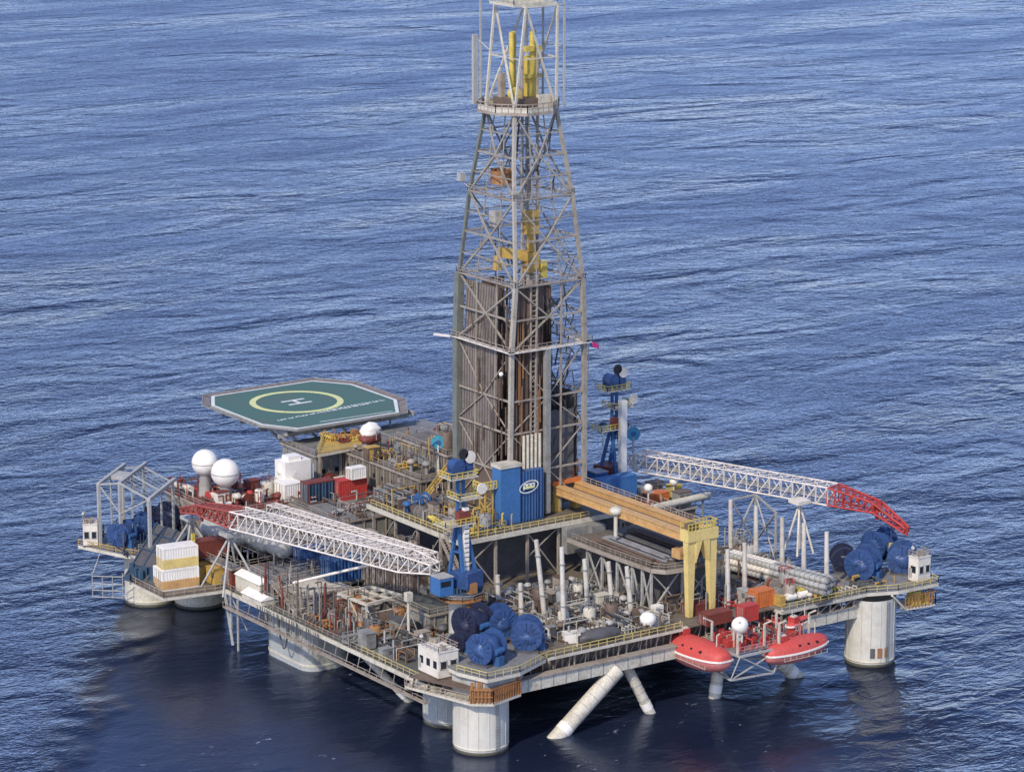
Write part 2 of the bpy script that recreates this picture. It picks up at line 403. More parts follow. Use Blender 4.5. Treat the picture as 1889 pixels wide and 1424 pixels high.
# front corner winch platform (octagon) with lower rusty gallery
o8 = [(-4.6, 3.5), (-4.6, 0.6), (-2.6, -5.9), (4.5, -5.9), (12.8, -2.2), (14, 4), (10, 14), (-1, 14)]
deck('corner_platform', 'front corner platform with yellow rails under the blue covered winches', o8, 14.2, 15, 'deck_grey', 'cream',
     [[(-4.5, 1), (-2.6, -5.8), (4.5, -5.8), (12.8, -2.2)]])
lo = [(-9.4, 10.5), (-5.2, -4.6), (-2.0, -7.0), (5.2, -5.2), (8, 0), (4, 8), (-4, 14)]
t = thing('rusty_gallery', 'rusty railed gallery wrapped around the top of the front corner column', 'gallery', (0, 2, 10))
MB().prism(lo, 10.1, 10.5).build('floor', 'cream', t)
MB().rail([(-9.4, 10.5, 10.5), (-4.7, -4.1, 10.5)], 1.3, .07, 1.2).build('handrail', 'beige_steel', t)
MB().rail([(-5.2, -4.5, 10.5), (-2.0, -6.9, 10.5), (5.2, -5.1, 10.5)], 2.6, .09, .7).build('handrail', 'rust_orange', t)
mb = MB()
for k in range(16):
    a = k/15; p = V((-4.7, -4.4, 10.5)).lerp(V((5., -5., 10.5)), a); mb.tube(Z(p, 0), (p[0], p[1]+.3, 14.2), rnd.uniform(.14, .34), 6)
mb.add([(-5., -3.9, 10.5), (-2, -6.2, 10.5), (5, -4.7, 10.5), (-5., -3.9, 13.2), (-2, -6.2, 13.2), (5, -4.7, 13.2)], [(0, 1, 4, 3), (1, 2, 5, 4)])
mb.build('pipe', 'rust_orange', t)
mb = MB()
for p in ((-8.6, 9), (-6.3, 3), (-4.4, -2.9), (-7.4, 6)): mb.bar((p[0], p[1], 10.5), (p[0]+.4, p[1], 12.4), .3)
mb.prism([(-9, 9.6), (-4.4, -3.2), (-1, -1), (-3, 10)], 12.3, 12.6)
mb.build('cab_frame', 'brown', t)
MB().prism([(-4., 3.2), (-2.4, -4.8), (4.2, -4.9), (7.5, -2.5), (9, 8), (0, 10)], 10.52, 14.15).build('bulwark', 'light_grey', t)

# right corner platform
o8 = [(66, -4.6), (87, -4.8), (93, -7.2), (103, -7.6), (104, 0), (100, 8), (86, 9), (80, 2), (66, 2)]
deck('corner_platform', 'right corner platform above the single round column with yellow rails', o8, 14.25, 15.05, 'deck_grey', 'cream',
     [[(66, -4.5), (87, -4.7), (93, -7.1), (103, -7.5), (103.9, 0)]])
t = thing('hanging_gallery', 'small rusty gallery hanging out to the right below the right corner platform', 'gallery', (98, -3, 10))
g = [at(1660, 1110, 12), at(1682, 1130, 10.4), at(1726, 1126, 10.4), at(1726, 1108, 12.)]
MB().prism([(95.5, -6.5), (102.5, -7.4), (103, -2), (96.5, -1)], 10.3, 10.6).build('floor', 'cream', t)
MB().rail([(95.5, -6.5, 10.6), (102.5, -7.4, 10.6), (103, -2, 10.6)], 2.6, .1, .8).build('handrail', 'rust_orange', t)
MB().frame([(95.5, -6.5, 10.6), (91.5, -7., 14.2)], .35).build('strut', 'cream', t)
mb = MB(); mb.b2(98, 100, -6, -4, 10.6, 13.4); mb.b2(101, 102, -6, -3, 10.6, 12.4)
mb.build('valve_box', 'yellow', t)
# truss under right platform
t = thing('deck_truss', 'brown trussed recess below the deck edge beside the right column', 'truss', (75, -3, 12))
mb = MB()
for k in range(7):
    x = 66.5+k*3; mb.bar((x, -3.9, 12.4), (x, -3.9, 14.3), .3); mb.bar((x, -3.9, 12.4), (x+3, -3.9, 14.3), .2)
mb.build('lattice', 'beige_steel', t)

# left container platform jutting out and cab platform
deck('container_platform', 'cream edged platform jutting out on the left under the stacked yellow containers', [(-19.4, 81.5), (-6.5, 79.5), (-6.5, 96), (-19.4, 95.5)], 10.3, 11.05, 'deck_brown', 'cream',
     [[(-19.3, 95), (-19.3, 81.6), (-6.6, 79.6)]], 'beige_steel')
deck('corner_platform', 'left corner platform with low yellow rails below the white cab', [(-17.5, 121), (-13.2, 109.3), (-6.5, 100), (4, 104), (10, 124), (-6, 128)], 11.4, 12.2, 'deck_grey', 'cream',
     [[(-17.4, 121), (-13.2, 109.4), (-8, 102)]], 'ochre')
mb = MB(); t = thing('boat_landing', 'pale open steel landing frame hanging off the left corner near the water', 'landing', at(205, 1068, 8))
a = at(170, 1062, 7.5); b = at(226, 1064, 7.5); 
for z in (0, -1.6, -3.0, -4.4): mb.bar(Z(a, z), Z(b, z), .16)
for k in range(4): p = a.lerp(b, k/3); mb.bar(Z(p, .8 if k in (0, 3) else 0), Z(p, -4.6), .14)
mb.bar(Z(a, 0), (-15, 116, 11.4), .14); mb.bar(Z(b, 0), (-11.5, 107, 11.4), .14)
mb.build('frame', 'galv', t)
# ================================================================ DERRICK
CXD, CYD = 45., 51.5
LV = [(27.5, 9.0, 9.0), (60.3, 8.7, 9.3), (73, 8.0, 9.6), (89.5, 6.9, 7.6), (97.5, 6.0, 6.2), (106, 4.9, 4.9)]
def dv(z):
    for (z0, a0, b0), (z1, a1, b1) in zip(LV, LV[1:]):
        if z <= z1: t = max(0, (z-z0)/(z1-z0)); return a0+(a1-a0)*t, b0+(b1-b0)*t
    return LV[-1][1:]
def dc(z, i):       # corner i at height z: 0 front, 1 right, 2 back, 3 left
    a, b = dv(z); s = ((-1, -1), (1, -1), (1, 1), (-1, 1))[i]
    return V((CXD+s[0]*a, CYD+s[1]*b, z))
D = thing('drilling_derrick', 'tall tapering lattice drilling tower rising from the middle of the rig', 'derrick', (CXD, CYD, 27.5))
zs = [36, 44, 50.5, 60.3, 66.5, 73, 81.5, 89.5, 97.5, 106]
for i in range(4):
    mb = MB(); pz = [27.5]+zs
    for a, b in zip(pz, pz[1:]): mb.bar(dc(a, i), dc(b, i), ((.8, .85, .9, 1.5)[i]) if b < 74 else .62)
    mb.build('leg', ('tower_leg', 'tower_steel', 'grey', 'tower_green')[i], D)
for z in zs:
    mb = MB()
    for i in range(4): mb.bar(dc(z, i), dc(z, (i+1) % 4), .34)
    mb.build('belt', 'beige_steel' if z < 60 else 'tower_steel', D)
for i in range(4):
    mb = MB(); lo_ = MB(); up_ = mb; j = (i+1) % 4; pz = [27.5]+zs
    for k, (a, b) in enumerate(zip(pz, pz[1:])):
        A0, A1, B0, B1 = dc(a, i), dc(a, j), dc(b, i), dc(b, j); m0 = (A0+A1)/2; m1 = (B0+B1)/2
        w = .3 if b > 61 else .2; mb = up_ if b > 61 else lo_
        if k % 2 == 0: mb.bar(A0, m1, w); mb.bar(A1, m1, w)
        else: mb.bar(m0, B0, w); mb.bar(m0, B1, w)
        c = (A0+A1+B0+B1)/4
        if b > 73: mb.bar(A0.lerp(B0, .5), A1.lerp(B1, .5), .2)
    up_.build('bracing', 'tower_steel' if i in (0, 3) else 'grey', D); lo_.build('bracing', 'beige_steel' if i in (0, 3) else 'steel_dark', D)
# mid verticals
mb = MB()
for i in (0, 3):
    for f in (.32, .68):
        mb.bar(dc(27.5, i).lerp(dc(27.5, (i+1) % 4), f), dc(73, i).lerp(dc(73, (i+1) % 4), f), .3)
        mb.bar(dc(73, i).lerp(dc(73, (i+1) % 4), f), dc(106, i).lerp(dc(106, (i+1) % 4), f), .18)
mb.build('stud', 'tower_steel', D)
# wind walls (rows of tall corrugated sheets)
def wall(i, f0, f1, z0, z1, mat, inset=.35):
    j = (i+1) % 4; vs = []
    for z in (z0, z1):
        c = V((CXD, CYD, z))
        for f in (f0, f1): p = dc(z, i).lerp(dc(z, j), f); p = p.lerp(c, inset/9.); vs.append(p)
    MB().add(vs, [(0, 1, 3, 2)]).build('wind_wall', mat, D)
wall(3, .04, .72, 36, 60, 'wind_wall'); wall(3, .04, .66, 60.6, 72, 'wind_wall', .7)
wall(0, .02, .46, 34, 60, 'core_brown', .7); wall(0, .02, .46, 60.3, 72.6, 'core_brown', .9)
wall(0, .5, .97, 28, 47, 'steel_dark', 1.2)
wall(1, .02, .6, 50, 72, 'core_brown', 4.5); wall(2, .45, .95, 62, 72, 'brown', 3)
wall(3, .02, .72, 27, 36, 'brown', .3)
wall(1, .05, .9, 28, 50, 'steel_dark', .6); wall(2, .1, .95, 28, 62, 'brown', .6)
# interior clutter: hanging hoses, pipes standing in the fingerboard, guide rails
mb = Each()
for k in range(34):
    x = CXD+rnd.uniform(-7.4, 3); y = CYD+rnd.uniform(-6.5, 7); mb.tube((x, y, 29), (x+rnd.uniform(-.3, .3), y, rnd.uniform(58, 73)), .13, 5)
mb.build('stand_of_pipe', 'brown', D)
mb = Each()
for k in range(30):
    x = CXD-8.3+rnd.uniform(0, 7.4); y = CYD-9.0+rnd.uniform(0, .5); mb.tube((x, y, 37), (x, y, rnd.uniform(52, 68)), .12, 5)
mb.build('riser_pipe', 'core_brown', D)
mb = Each()
for k in range(60):
    f = rnd.uniform(.48, .95); z = rnd.uniform(36, 70); a, b = dv(z); x = CXD-a+2*a*f; y = CYD-b+rnd.uniform(.4, 3)
    mb.bar((x, y, z), (x+rnd.uniform(-2.6, 2.6), y+rnd.uniform(-.5, 2), z+rnd.uniform(-4, 6)), rnd.uniform(.12, .26))
for k in range(85):
    x = CXD+rnd.uniform(-4, 7.6); y = CYD+rnd.uniform(-6.5, 7); z = rnd.uniform(36, 98)
    a, b = dv(z); x = CXD+(x-CXD)*a/9; y = CYD+(y-CYD)*b/9
    mb.bar((x, y, z), (x+rnd.uniform(-1.5, 1.5), y+rnd.uniform(-3, 3), min(104, z+rnd.uniform(1, 8))), rnd.uniform(.12, .28))
mb.build('hose_and_cable', 'steel_dark', D)
mb = Each()
for k in range(60):
    z = rnd.uniform(62, 104); a, b = dv(z); x = CXD+rnd.uniform(-a, a)*.9; y = CYD+rnd.uniform(-b, b)*.9
    if k % 2: mb.bar((x, y, z), (x+rnd.choice((-1, 1))*rnd.uniform(1, 3), y, z), .16)
    else: mb.bar((x, y, z), (x, y+rnd.uniform(1, 4), z+rnd.choice((0, 0, 2))), .16)
mb.build('walkway_bar', 'tower_steel', D)
# guide dolly rails
mb = MB()
for dx, dy in ((-1.8, -3), (1.8, -3)):
    mb.bar((CXD+dx, CYD+dy, 29), (CXD+dx, CYD+dy, 118), .5, .35)
    for z in range(31, 106, 3): mb.bar((CXD+dx, CYD+dy, z), (CXD+dx, CYD+dy-1, z), .16)
mb.build('guide_rail', 'beige_steel', D)
mb = MB()
for z in range(42, 74, 1): mb.box((CXD-3.4, CYD-9.2, z), (1.5, .3, .14))
for x in (-4.1, -2.7): mb.bar((CXD+x, CYD-9.2, 42), (CXD+x, CYD-9.2, 74), .3)
mb.build('ladder_way', 'beige_steel', D)
# column by the right of the cab: white fluted pipe cluster and tall square grey trunk
mb = MB()
for k in range(5): mb.tube((39.2+k*.95, 42.2, 36.6), (39.2+k*.95, 42.2, 43.5), .33, 8)
mb.build('mud_pipe', 'cream', D)
MB().box((44.3, 41.6, 43.8), (1.1, 1.1, 33)).build('service_trunk', 'grey', D)
mb = Each()
for k in range(13):
    x = CXD-7.4+rnd.uniform(0, 5.5); z = rnd.uniform(37, 60); mb.bar((x, CYD-9.25, z), (x+rnd.uniform(-.1, .1), CYD-9.25, z+rnd.uniform(5, 12)), rnd.uniform(.12, .26))
mb.build('vertical_pipe', 'rust_streak', D)
mb = Each()
for k in range(26):
    f = rnd.uniform(.03, .7); a_ = dc(40, 3).lerp(dc(40, 0), 1-f); y = a_.y; z = rnd.uniform(36, 62); mb.bar((CXD-9.05, y, z), (CXD-9.05, y+rnd.uniform(-.1, .1), z+rnd.uniform(3, 10)), rnd.uniform(.1, .3))
mb.build('wall_pipe', 'brown', D)
# ring platforms
def ring(z, out, mat, rmat, wid=1.2, h=1.1, name='platform'):
    mb = MB(); c = [dc(z, i) for i in range(4)]; o = []
    for p in c: d = V((p.x-CXD, p.y-CYD, 0)); o.append(V((p.x+math.copysign(out, d.x), p.y+math.copysign(out, d.y), z)))
    for i in range(4):
        a, b = o[i], o[(i+1) % 4]; n = V((b.y-a.y, -(b.x-a.x), 0)).normalized()
        mb.bar(a-n*wid/2, b-n*wid/2, wid, .16) if False else mb.add([a, b, b-n*wid, a-n*wid, Z(a, .2), Z(b, .2), Z(b-n*wid, .2), Z(a-n*wid, .2)], [(0, 1, 2, 3), (7, 6, 5, 4), (0, 4, 5, 1), (2, 6, 7, 3)])
    p_ = mb.build(name, mat, D)
    MB().rail([Z(q, .2) for q in o+[o[0]]], h, .06, 2.2).build('handrail', rmat, D)
ring(60.3, 1.1, 'boom_white', 'beige_steel', 1.3)
ring(73, .4, 'beige_steel', 'beige_steel', 1.2)
ring(89.5, .3, 'beige_steel', 'beige_steel', .8)
MB().bar(Z(dc(60.3, 3), 0)+V((-1, 1, 0)), dc(60.3, 3)+V((-3.4, 3.4, 0.3)), 1.1, .25).build('outrigger', 'boom_white', D)
t_ = dc(90, 3); MB().box((t_.x-1.2, t_.y+1.2, 92.2), (1.3, 1.3, 1.6)).build('lamp_box', 'galv', D)
MB().bar((t_.x-1.2, t_.y+1.2, 91.4), t_, .2).build('lamp_bracket', 'galv', D)
# small rooms inside tower
MB().box((CXD-4.6, CYD+2, 84.6), (1.6, 2.2, 3)).build('stabbing_cabin', 'light_grey', D)
MB().lathe((CXD-3.5, CYD+1.5, 91.5), [(2.2, 0), (2.2, 2.6)], 14).build('basket', 'rust_orange', D)
# top water-table platform octagon
mb = MB(); pts = []
for k in range(8): a = R(22.5+45*k); pts.append((CXD-.5+8.1*math.cos(a), CYD+.2+8.1*math.sin(a)))
MB().prism(pts, 105.6, 106.2).build('water_table', 'beige_steel', D)
MB().rail([(p[0], p[1], 106.2) for p in pts+[pts[0]]], 1.6, .09, 1.2).build('handrail', 'beige_steel', D)
mb = MB()
for k in range(8):
    a, b = pts[k], pts[(k+1) % 8]; mb.add([(a[0], a[1], 106.2), (b[0], b[1], 106.2), (b[0], b[1], 107.2), (a[0], a[1], 107.2)], [(0, 1, 2, 3)])
mb.build('toe_board', 'cream', D)
# crown frame above
mb = MB(); top = 126.2
for i in range(4):
    s = ((-1, -1), (1, -1), (1, 1), (-1, 1))[i]; n = ((-1, -1), (1, -1), (1, 1), (-1, 1))[(i+1) % 4]
    a = V((CXD+s[0]*4.9, CYD+s[1]*4.9, 106.2)); b = V((CXD+n[0]*4.9, CYD+n[1]*4.9, 106.2)); m = V((CXD+(s[0]+n[0])*2.3, CYD+(s[1]+n[1])*2.3, top))
    c = V((CXD+1.2+s[0]*3.7, CYD+s[1]*5.2, top)); e = V((CXD+1.2+n[0]*3.7, CYD+n[1]*5.2, top))
    mb.bar(a, c, .42); mb.bar(b, c, .34); mb.bar(c, e, .34); mb.bar(a.lerp(c, .5), b.lerp(e, .5), .2)
mb.build('crown_frame', 'cream', D)
MB().prism([(CXD-4.6, CYD-4.2), (CXD+5.6, CYD-4.2), (CXD+5.6, CYD+4), (CXD-4.6, CYD+4)], top, top+.5).build('crown_floor', 'cream', D)
MB().rail([(CXD-4.6, CYD+4, top+.5), (CXD-4.6, CYD-4.2, top+.5), (CXD+5.6, CYD-4.2, top+.5), (CXD+5.6, CYD+4, top+.5)], 1.8, .09, 1.4).build('handrail', 'cream', D)
MB().b2(CXD-3, CXD+3.6, CYD-2.5, CYD+2.5, top+.5, top+3.4).build('crown_block', 'cream', D)
mb = MB()
for x, y in ((CXD+7, CYD-4.6), (CXD+7, CYD+2.5), (CXD-4.6, CYD+7)): mb.bar((x, y, 106.2), (x, y, top+5), .34)
mb.bar((CXD+7, CYD-4.6, 118), (CXD+7, CYD+2.5, 118), .2); mb.bar((CXD+7, CYD-4.6, top), (CXD+3, CYD-4.6, top), .25)
mb.build('guy_post', 'galv', D)
MB().b2(CXD-6.3, CXD-5.2, CYD+7, CYD+7.6, 106.5, 120).frame([(CXD-5.2, CYD+7, 119), (CXD-3, CYD+4, 116)], .2).build('gin_pole', 'galv', D)
# yellow compensator
mb = MB()
for x, y in ((-2.6, -.6), (-1.6, .2), (1.8, -1.2), (2.7, -.4)): mb.tube((CXD+x, CYD+y, 108.5), (CXD+x, CYD+y, 121), .55, 10)
mb.build('compensator_cylinder', 'yellow', D)
mb = MB(); mb.b2(CXD-.4, CXD+3.4, CYD-2.2, CYD-1.2, 112, 112.8); mb.b2(CXD-.4, CXD+3.4, CYD-2.2, CYD-1.2, 117.2, 118.2); mb.b2(CXD+.6, CXD+2.6, CYD-1.8, CYD+1, 108, 116)
mb.tube((CXD-2.6, CYD-2.2, 109.2), (CXD-2.6, CYD-1.0, 109.2), 1.3, 14)
mb.build('compensator_frame', 'yellow', D)
MB().b2(CXD-4.2, CXD-3.2, CYD+.6, CYD+1.8, 107, 113).build('winch_housing', 'beige_steel', D)
MB().b2(CXD-4.5, CXD+4.4, CYD-3.8, CYD+3, 106.2, 108.4).build('winch_base', 'brown', D)
MB().b2(CXD+1.4, CXD+4.2, CYD-4.2, CYD-3.2, 106.5, 108.9).build('cabinet', 'cream', D)
# travelling gear
mb = MB(); bx, by = CXD-.4, CYD-3.8
mb.b2(bx-1.1, bx+1.5, by-.8, by+.9, 82, 86.6); mb.b2(bx-.5, bx+.9, by-.5, by+.5, 78.5, 82)
mb.tube((bx-.2, by-.9, 85), (bx-.2, by+.9, 85), 1.2, 14)
mb.build('travelling_block', 'ochre', D)
mb = MB()
mb.bar((bx-6.2, by+2, 78.8), (bx-.6, by, 77.6), 1.5, 1.9); mb.bar((bx-6.2, by+2, 78), (bx-6.6, by+2, 75.2), 1.2)
mb.b2(bx-1.2, bx+1.4, by-1, by+1, 74.6, 78.4)
mb.build('racking_arm', 'ochre', D)
MB().tube((bx+.2, by, 36), (bx+.2, by, 75), .34, 10).build('drill_string', 'ochre', D)
MB().b2(bx+2.0, bx+3.2, by-1.2, by-.2, 73.2, 76.5).build('top_drive_hose_box', 'yellow', D)
MB().b2(bx-.9, bx+1.1, by-1.2, by+.2, 58.8, 64.2).build('lower_machine', 'orange_beam', D)
MB().b2(bx-.9, bx+1.1, by-1.2, by+.2, 68.5, 74).build('pipe_guide', 'beige_steel', D)
for dx, z in ((-4, 44), (-6.8, 56)): MB().sphere((CXD+dx-3.2, CYD-7.6, z), .45).build('floodlight', 'bright_white', D)
# flag mast
D.location = (46.2, 53.2, 26.9)
# ================================================================ DRILL FLOOR AND BLOCKS
t = deck('drill_floor', 'raised drill floor with pale edge beams under the derrick', R4(21.5, 64, 38, 71), 25.2, 26, 'deck_brown', 'brown',
     [[(21.6, 70), (21.6, 38.1), (52, 38.1)]], 'rail_yellow')
MB().bar((21.3, 71, 25.6), (21.3, 37.8, 25.6), .3, .9).bar((21.3, 37.7, 25.6), (64, 37.7, 25.6), .35, .9).build('edge_beam', 'cream', t)
mb = Each()
for x in (22.5, 30, 37.5, 45, 52.5, 60):
    mb.bar((x, 38.6, 15), (x, 38.6, 25.2), .5)
for a, b in ((22.5, 30), (37.5, 45), (45, 52.5)):
    mb.bar((a, 38.6, 25), (b, 38.6, 15.4), .25); mb.bar((b, 38.6, 25), (a, 38.6, 20), .2)
for y in (46, 54, 62, 70): mb.bar((22.2, y, 15), (22.2, y, 25.2), .45)
for y in (46, 54, 62): mb.bar((22.2, y, 25), (22.2, y+8, 15.4), .22)
mb.build('post', 'beige_steel', t)
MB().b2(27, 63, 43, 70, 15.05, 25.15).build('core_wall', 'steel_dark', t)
MB().b2(50.2, 53.4, 34.5, 38.3, 15.05, 25.1).b2(45, 50.2, 35.8, 37.6, 20, 25.1).build('trunk', 'grey', t)
def block(label, x0, x1, y0, y1, z0, z1, wall, roof, railmat='beige_steel', win=True, name='deckhouse', levels=(), cat='deckhouse'):
    t = thing(name, label, cat, ((x0+x1)/2, (y0+y1)/2, z0))
    wl = MB().b2(x0, x1, y0, y1, z0, z1-.2).build('wall', wall, t)
    MB().b2(x0-.3, x1+.3, y0-.3, y1+.3, z1-.198, z1).build('roof', roof, t)
    MB().bar((x0-.35, y0-.3, z1-.1), (x0-.35, y1+.3, z1-.1), .2, .45).bar((x0-.3, y0-.35, z1-.1), (x1+.3, y0-.35, z1-.1), .2, .45).build('edge_beam', 'beige_steel', t)
    MB().rail([(x0, y1, z1), (x0, y0, z1), (x1, y0, z1)], 1.1, .06).build('handrail', railmat, t)
    mb = MB()
    n = int((y1-y0)/2.6)
    for k in range(n): mb.bar((x0-.14, y0+1+k*2.6, z0+.1), (x0-.14, y0+1+k*2.6, z1-.3), .22)
    n = int((x1-x0)/2.6)
    for k in range(n): mb.bar((x0+1+k*2.6, y0-.14, z0+.1), (x0+1+k*2.6, y0-.14, z1-.3), .22)
    mb.build('stiffener', 'beige_steel', t)
    if win:
        mb = Each()
        for z in levels:
            for k in range(int((y1-y0)/3.2)): mb.b2(x0-.06, x0+.05, y0+1.4+k*3.2, y0+2.3+k*3.2, z, z+.9)
            for k in range(int((x1-x0)/3.2)): mb.b2(x0+1.4+k*3.2, x0+2.3+k*3.2, y0-.06, y0+.05, z, z+.9)
        if levels: mb.build('window', 'glass', wl)
        # doors, vents and pipes clinging to the wall
        mb = Each()
        for k in range(int((x1-x0+y1-y0)*.55)):
            if rnd.random() < .6:
                y = rnd.uniform(y0+.5, y1-.5); mb.b2(x0-rnd.uniform(.2, .7), x0, y, y+rnd.uniform(.3, 1.6), *(lambda a: (a, a+rnd.uniform(.5, 2.4)))(rnd.uniform(z0+.5, z1-3)))
            else:
                x = rnd.uniform(x0+.5, x1-1.5); mb.b2(x, x+rnd.uniform(.3, 1.6), y0-rnd.uniform(.2, .7), y0, *(lambda a: (a, a+rnd.uniform(.5, 2.4)))(rnd.uniform(z0+.5, z1-3)))
        mb.build('wall_fitting', 'grey', t)
    return t
block('tall weathered brown deckhouse to the left behind the derrick with dirty walls', 36, 72, 73.5, 104, 15.05, 28, 'wall_brown', 'deck_brown', levels=(18, 21.5, 24.8))
block('upper grey-brown machinery house left of the derrick top of the deckhouse', 42, 70, 73, 92, 28.02, 32.5, 'wall_brown', 'deck_brown', levels=())
block('lower grey house with flat roof carrying the red and blue containers', 17.5, 35.6, 76, 104, 11.15, 21.6, 'grey', 'deck_grey', levels=(16.5,))
block('brown pipe-hung house below the drill floor on the left', 14.5, 21.2, 44, 75, 11.15, 19.5, 'brown', 'deck_brown', levels=())
block('left end house with dark red roof under the white radomes', 1.5, 17.2, 94, 118, 12.3, 21.5, 'grey', 'oxide', levels=(18,))
block('low oxide red house behind the stacked yellow containers', -5.5, 9, 79, 93.5, 11.2, 15.2, 'oxide', 'deck_grey', levels=())
# quarters front platform with orange floor (below helideck)
deck('lookout_platform', 'orange floored platform with cream edge in front of the helideck', [tuple(at(585, 838, 29)[:2]), tuple(at(668, 822, 29)[:2]), tuple(at(690, 800, 29)[:2]), tuple(at(600, 800, 29)[:2])], 28.3, 29, 'ochre', 'cream',
     [[tuple(at(600, 800, 29)[:2]), tuple(at(585, 838, 29)[:2]), tuple(at(668, 822, 29)[:2])]], 'rail_yellow')
mb = Each()
for p in ((590, 836), (628, 829), (664, 822)): q = at(*p, 28.3); mb.bar(q, (q.x, q.y, 15), .5)
mb.build('leg', 'beige_steel', t)
block('far deckhouse hidden under the helideck', 30, 66, 104.5, 118, 15.05, 27.5, 'grey', 'deck_grey', levels=(17, 20, 23.5))

# ================================================================ HELIDECK
HD = 31.
hp = [at(*p, HD) for p in ((394, 750), (480, 783), (545, 791), (735, 762))]
x0, x1, y0, y1 = 27.2, 63.4, 114.5, 151.; ch = 6.6
oc = [(x0, y1-ch-1), (x0, y0+ch+1), (x0+4.6, y0), (x1-6, y0), (x1, y0+ch+3.5), (x1, y1-ch-1.5), (x1-5.5, y1), (x0+4.4, y1)]
t = thing('helideck', 'green octagonal helicopter deck with a white H inside a yellow ring', 'helideck', (45.3, 132.7, HD))
MB().prism(oc, HD-.7, HD-.01).build('plate', 'light_grey', t)
MB().prism(oc, HD-.008, HD).build('deck_paint', 'helideck_green', t)
def offs(pts, d):
    cx = sum(p[0] for p in pts)/len(pts); cy = sum(p[1] for p in pts)/len(pts); o = []
    for p in pts: v = V((p[0]-cx, p[1]-cy)); o.append((p[0]+v.x/v.length*d, p[1]+v.y/v.length*d))
    return o
def band(pa, pb, z0, z1=None):
    n = len(pa); vs = [(p[0], p[1], z0) for p in pa]+[(p[0], p[1], z1 if z1 is not None else z0) for p in pb]
    return MB().add(vs, [(i, (i+1) % n, (i+1) % n+n, i+n) for i in range(n)])
band(offs(oc, -.9), offs(oc, -.1), HD+.004).build('edge_line', 'marking_white', t)
band(offs(oc, .15), offs(oc, 1.9), HD-.35, HD+.1).build('safety_net', 'net', t)
mb = MB(); oo = offs(oc, 1.9); oi = offs(oc, .1)
for i in range(8):
    a, b = V((*oo[i], HD+.1)), V((*oo[(i+1) % 8], HD+.1)); c, d = V((*oi[i], HD-.3)), V((*oi[(i+1) % 8], HD-.3)); mb.bar(a, b, .22)
    n = max(2, int((b-a).length/2))
    for k in range(n+1): mb.bar(a.lerp(b, k/n), c.lerp(d, k/n), .14)
mb.build('net_frame', 'grey', t)
hc = at(547, 741, HD); ring_o = [(hc.x+10.3*math.cos(R(a)), hc.y+10.3*math.sin(R(a))) for a in range(0, 360, 6)]; ring_i = [(hc.x+8.9*math.cos(R(a)), hc.y+8.9*math.sin(R(a))) for a in range(0, 360, 6)]
band(ring_i, ring_o, HD+.004).build('ring_marking', 'marking_yellow', t)
mb = MB()      # H, legs along the X direction
for dy in (-1.6, 1.6): mb.b2(hc.x-2.9, hc.x+2.9, hc.y+dy-.42, hc.y+dy+.42, HD+.003, HD+.01)
mb.b2(hc.x-.42, hc.x+.42, hc.y-1.2, hc.y+1.2, HD+.0035, HD+.0105)
mb.build('letter_h', 'marking_white', t)
# worn lettering near the front edge: broken illegible strokes
mb = MB(); a = at(510, 776, HD); b = at(705, 738, HD); n = 30
d = (b-a)
for k in range(n):
    p = a.lerp(b, (k+.5)/n); s = .5 if k < 14 else (1.15 if k < 26 else .7)
    mb.box((p.x, p.y, HD+.006), (.34, s*1.5, .004)); 
    if k % 2: mb.box((p.x+.5, p.y+rnd.choice((-.5, 0, .5))*s, HD+.0085), (.8, .34, .004))
    if k % 3 == 0: mb.box((p.x+.4, p.y-.55*s, HD+.0115), (.8, .32, .004))
mb.build('worn_lettering', 'marking_white', t)
mb = MB(); a = at(590, 778, HD); b = at(724, 758, HD); mb.bar(Z(a, .006), Z(b, .006), .32, .006)
mb.build('line_marking', 'marking_white', t)
mb = MB()
for x, y in ((32, 120), (45, 118), (58, 119), (32, 134), (60, 134), (45, 146)):
    mb.bar((x, y, HD-.7), (46+(x-46)*.55, 112, 18), .5)
for x in (30, 38, 46, 54, 62): mb.bar((x, 116, HD-1.2), (x, 149, HD-1.2), .35, .9)
for y in (118, 126, 134, 142): mb.bar((29, y, HD-2), (62, y, HD-2), .35, .8)
mb.build('support_strut', 'light_grey', t)

# ================================================================ BLUE DRILLER'S HOUSE with emblem
t = thing('blue_doghouse', "tall blue driller's house with oval white and yellow emblem at the foot of the derrick", 'cabin', (37, 42, 26))
bx0, by0 = 34.4, 42.0
MB().b2(bx0, bx0+9.4, by0, by0+3, 26, 36.2).build('wall', 'blue_box', t)
MB().b2(bx0-1.0, bx0+3.6, by0-.35, by0+2.6, 26, 37.6).build('front_wall', 'bright_blue', t)
MB().b2(bx0-1.2, bx0+3.8, by0-.55, by0+2.8, 37.603, 38.3).build('roof', 'cream', t)
mb = MB()
for k in range(4): mb.b2(bx0+4.2+k*1.3, bx0+4.3+k*1.3, by0-.06, by0-.004, 26.3, 36)
mb.build('panel_seam', 'slate_blue', t)
mb = MB(); ex, ez = bx0+5.6, 33.2; vs = []; n = 28
for r_, rz_ in ((2.3, 1.25), (2.05, 1.02)):
    for k in range(n):
        a = 2*math.pi*k/n; vs.append((ex+r_*math.cos(a), by0-.42, ez+rz_*math.sin(a)+.12*r_*math.cos(a)))
mb.add(vs, [(k, (k+1) % n, (k+1) % n+n, k+n) for k in range(n)])
er = mb.build('emblem_ring', 'marking_white', t)
mb = MB()
for x, w in ((-1.2, .35), (-.5, .5), (.45, .5), (1.25, .35)): mb.box((ex+x, by0-.42, ez+.12*x+.1), (w, .03, .9))
mb.box((ex, by0-.425, ez+.55), (2.4, .03, .25))
mb.build('emblem_letters', 'marking_white', er)
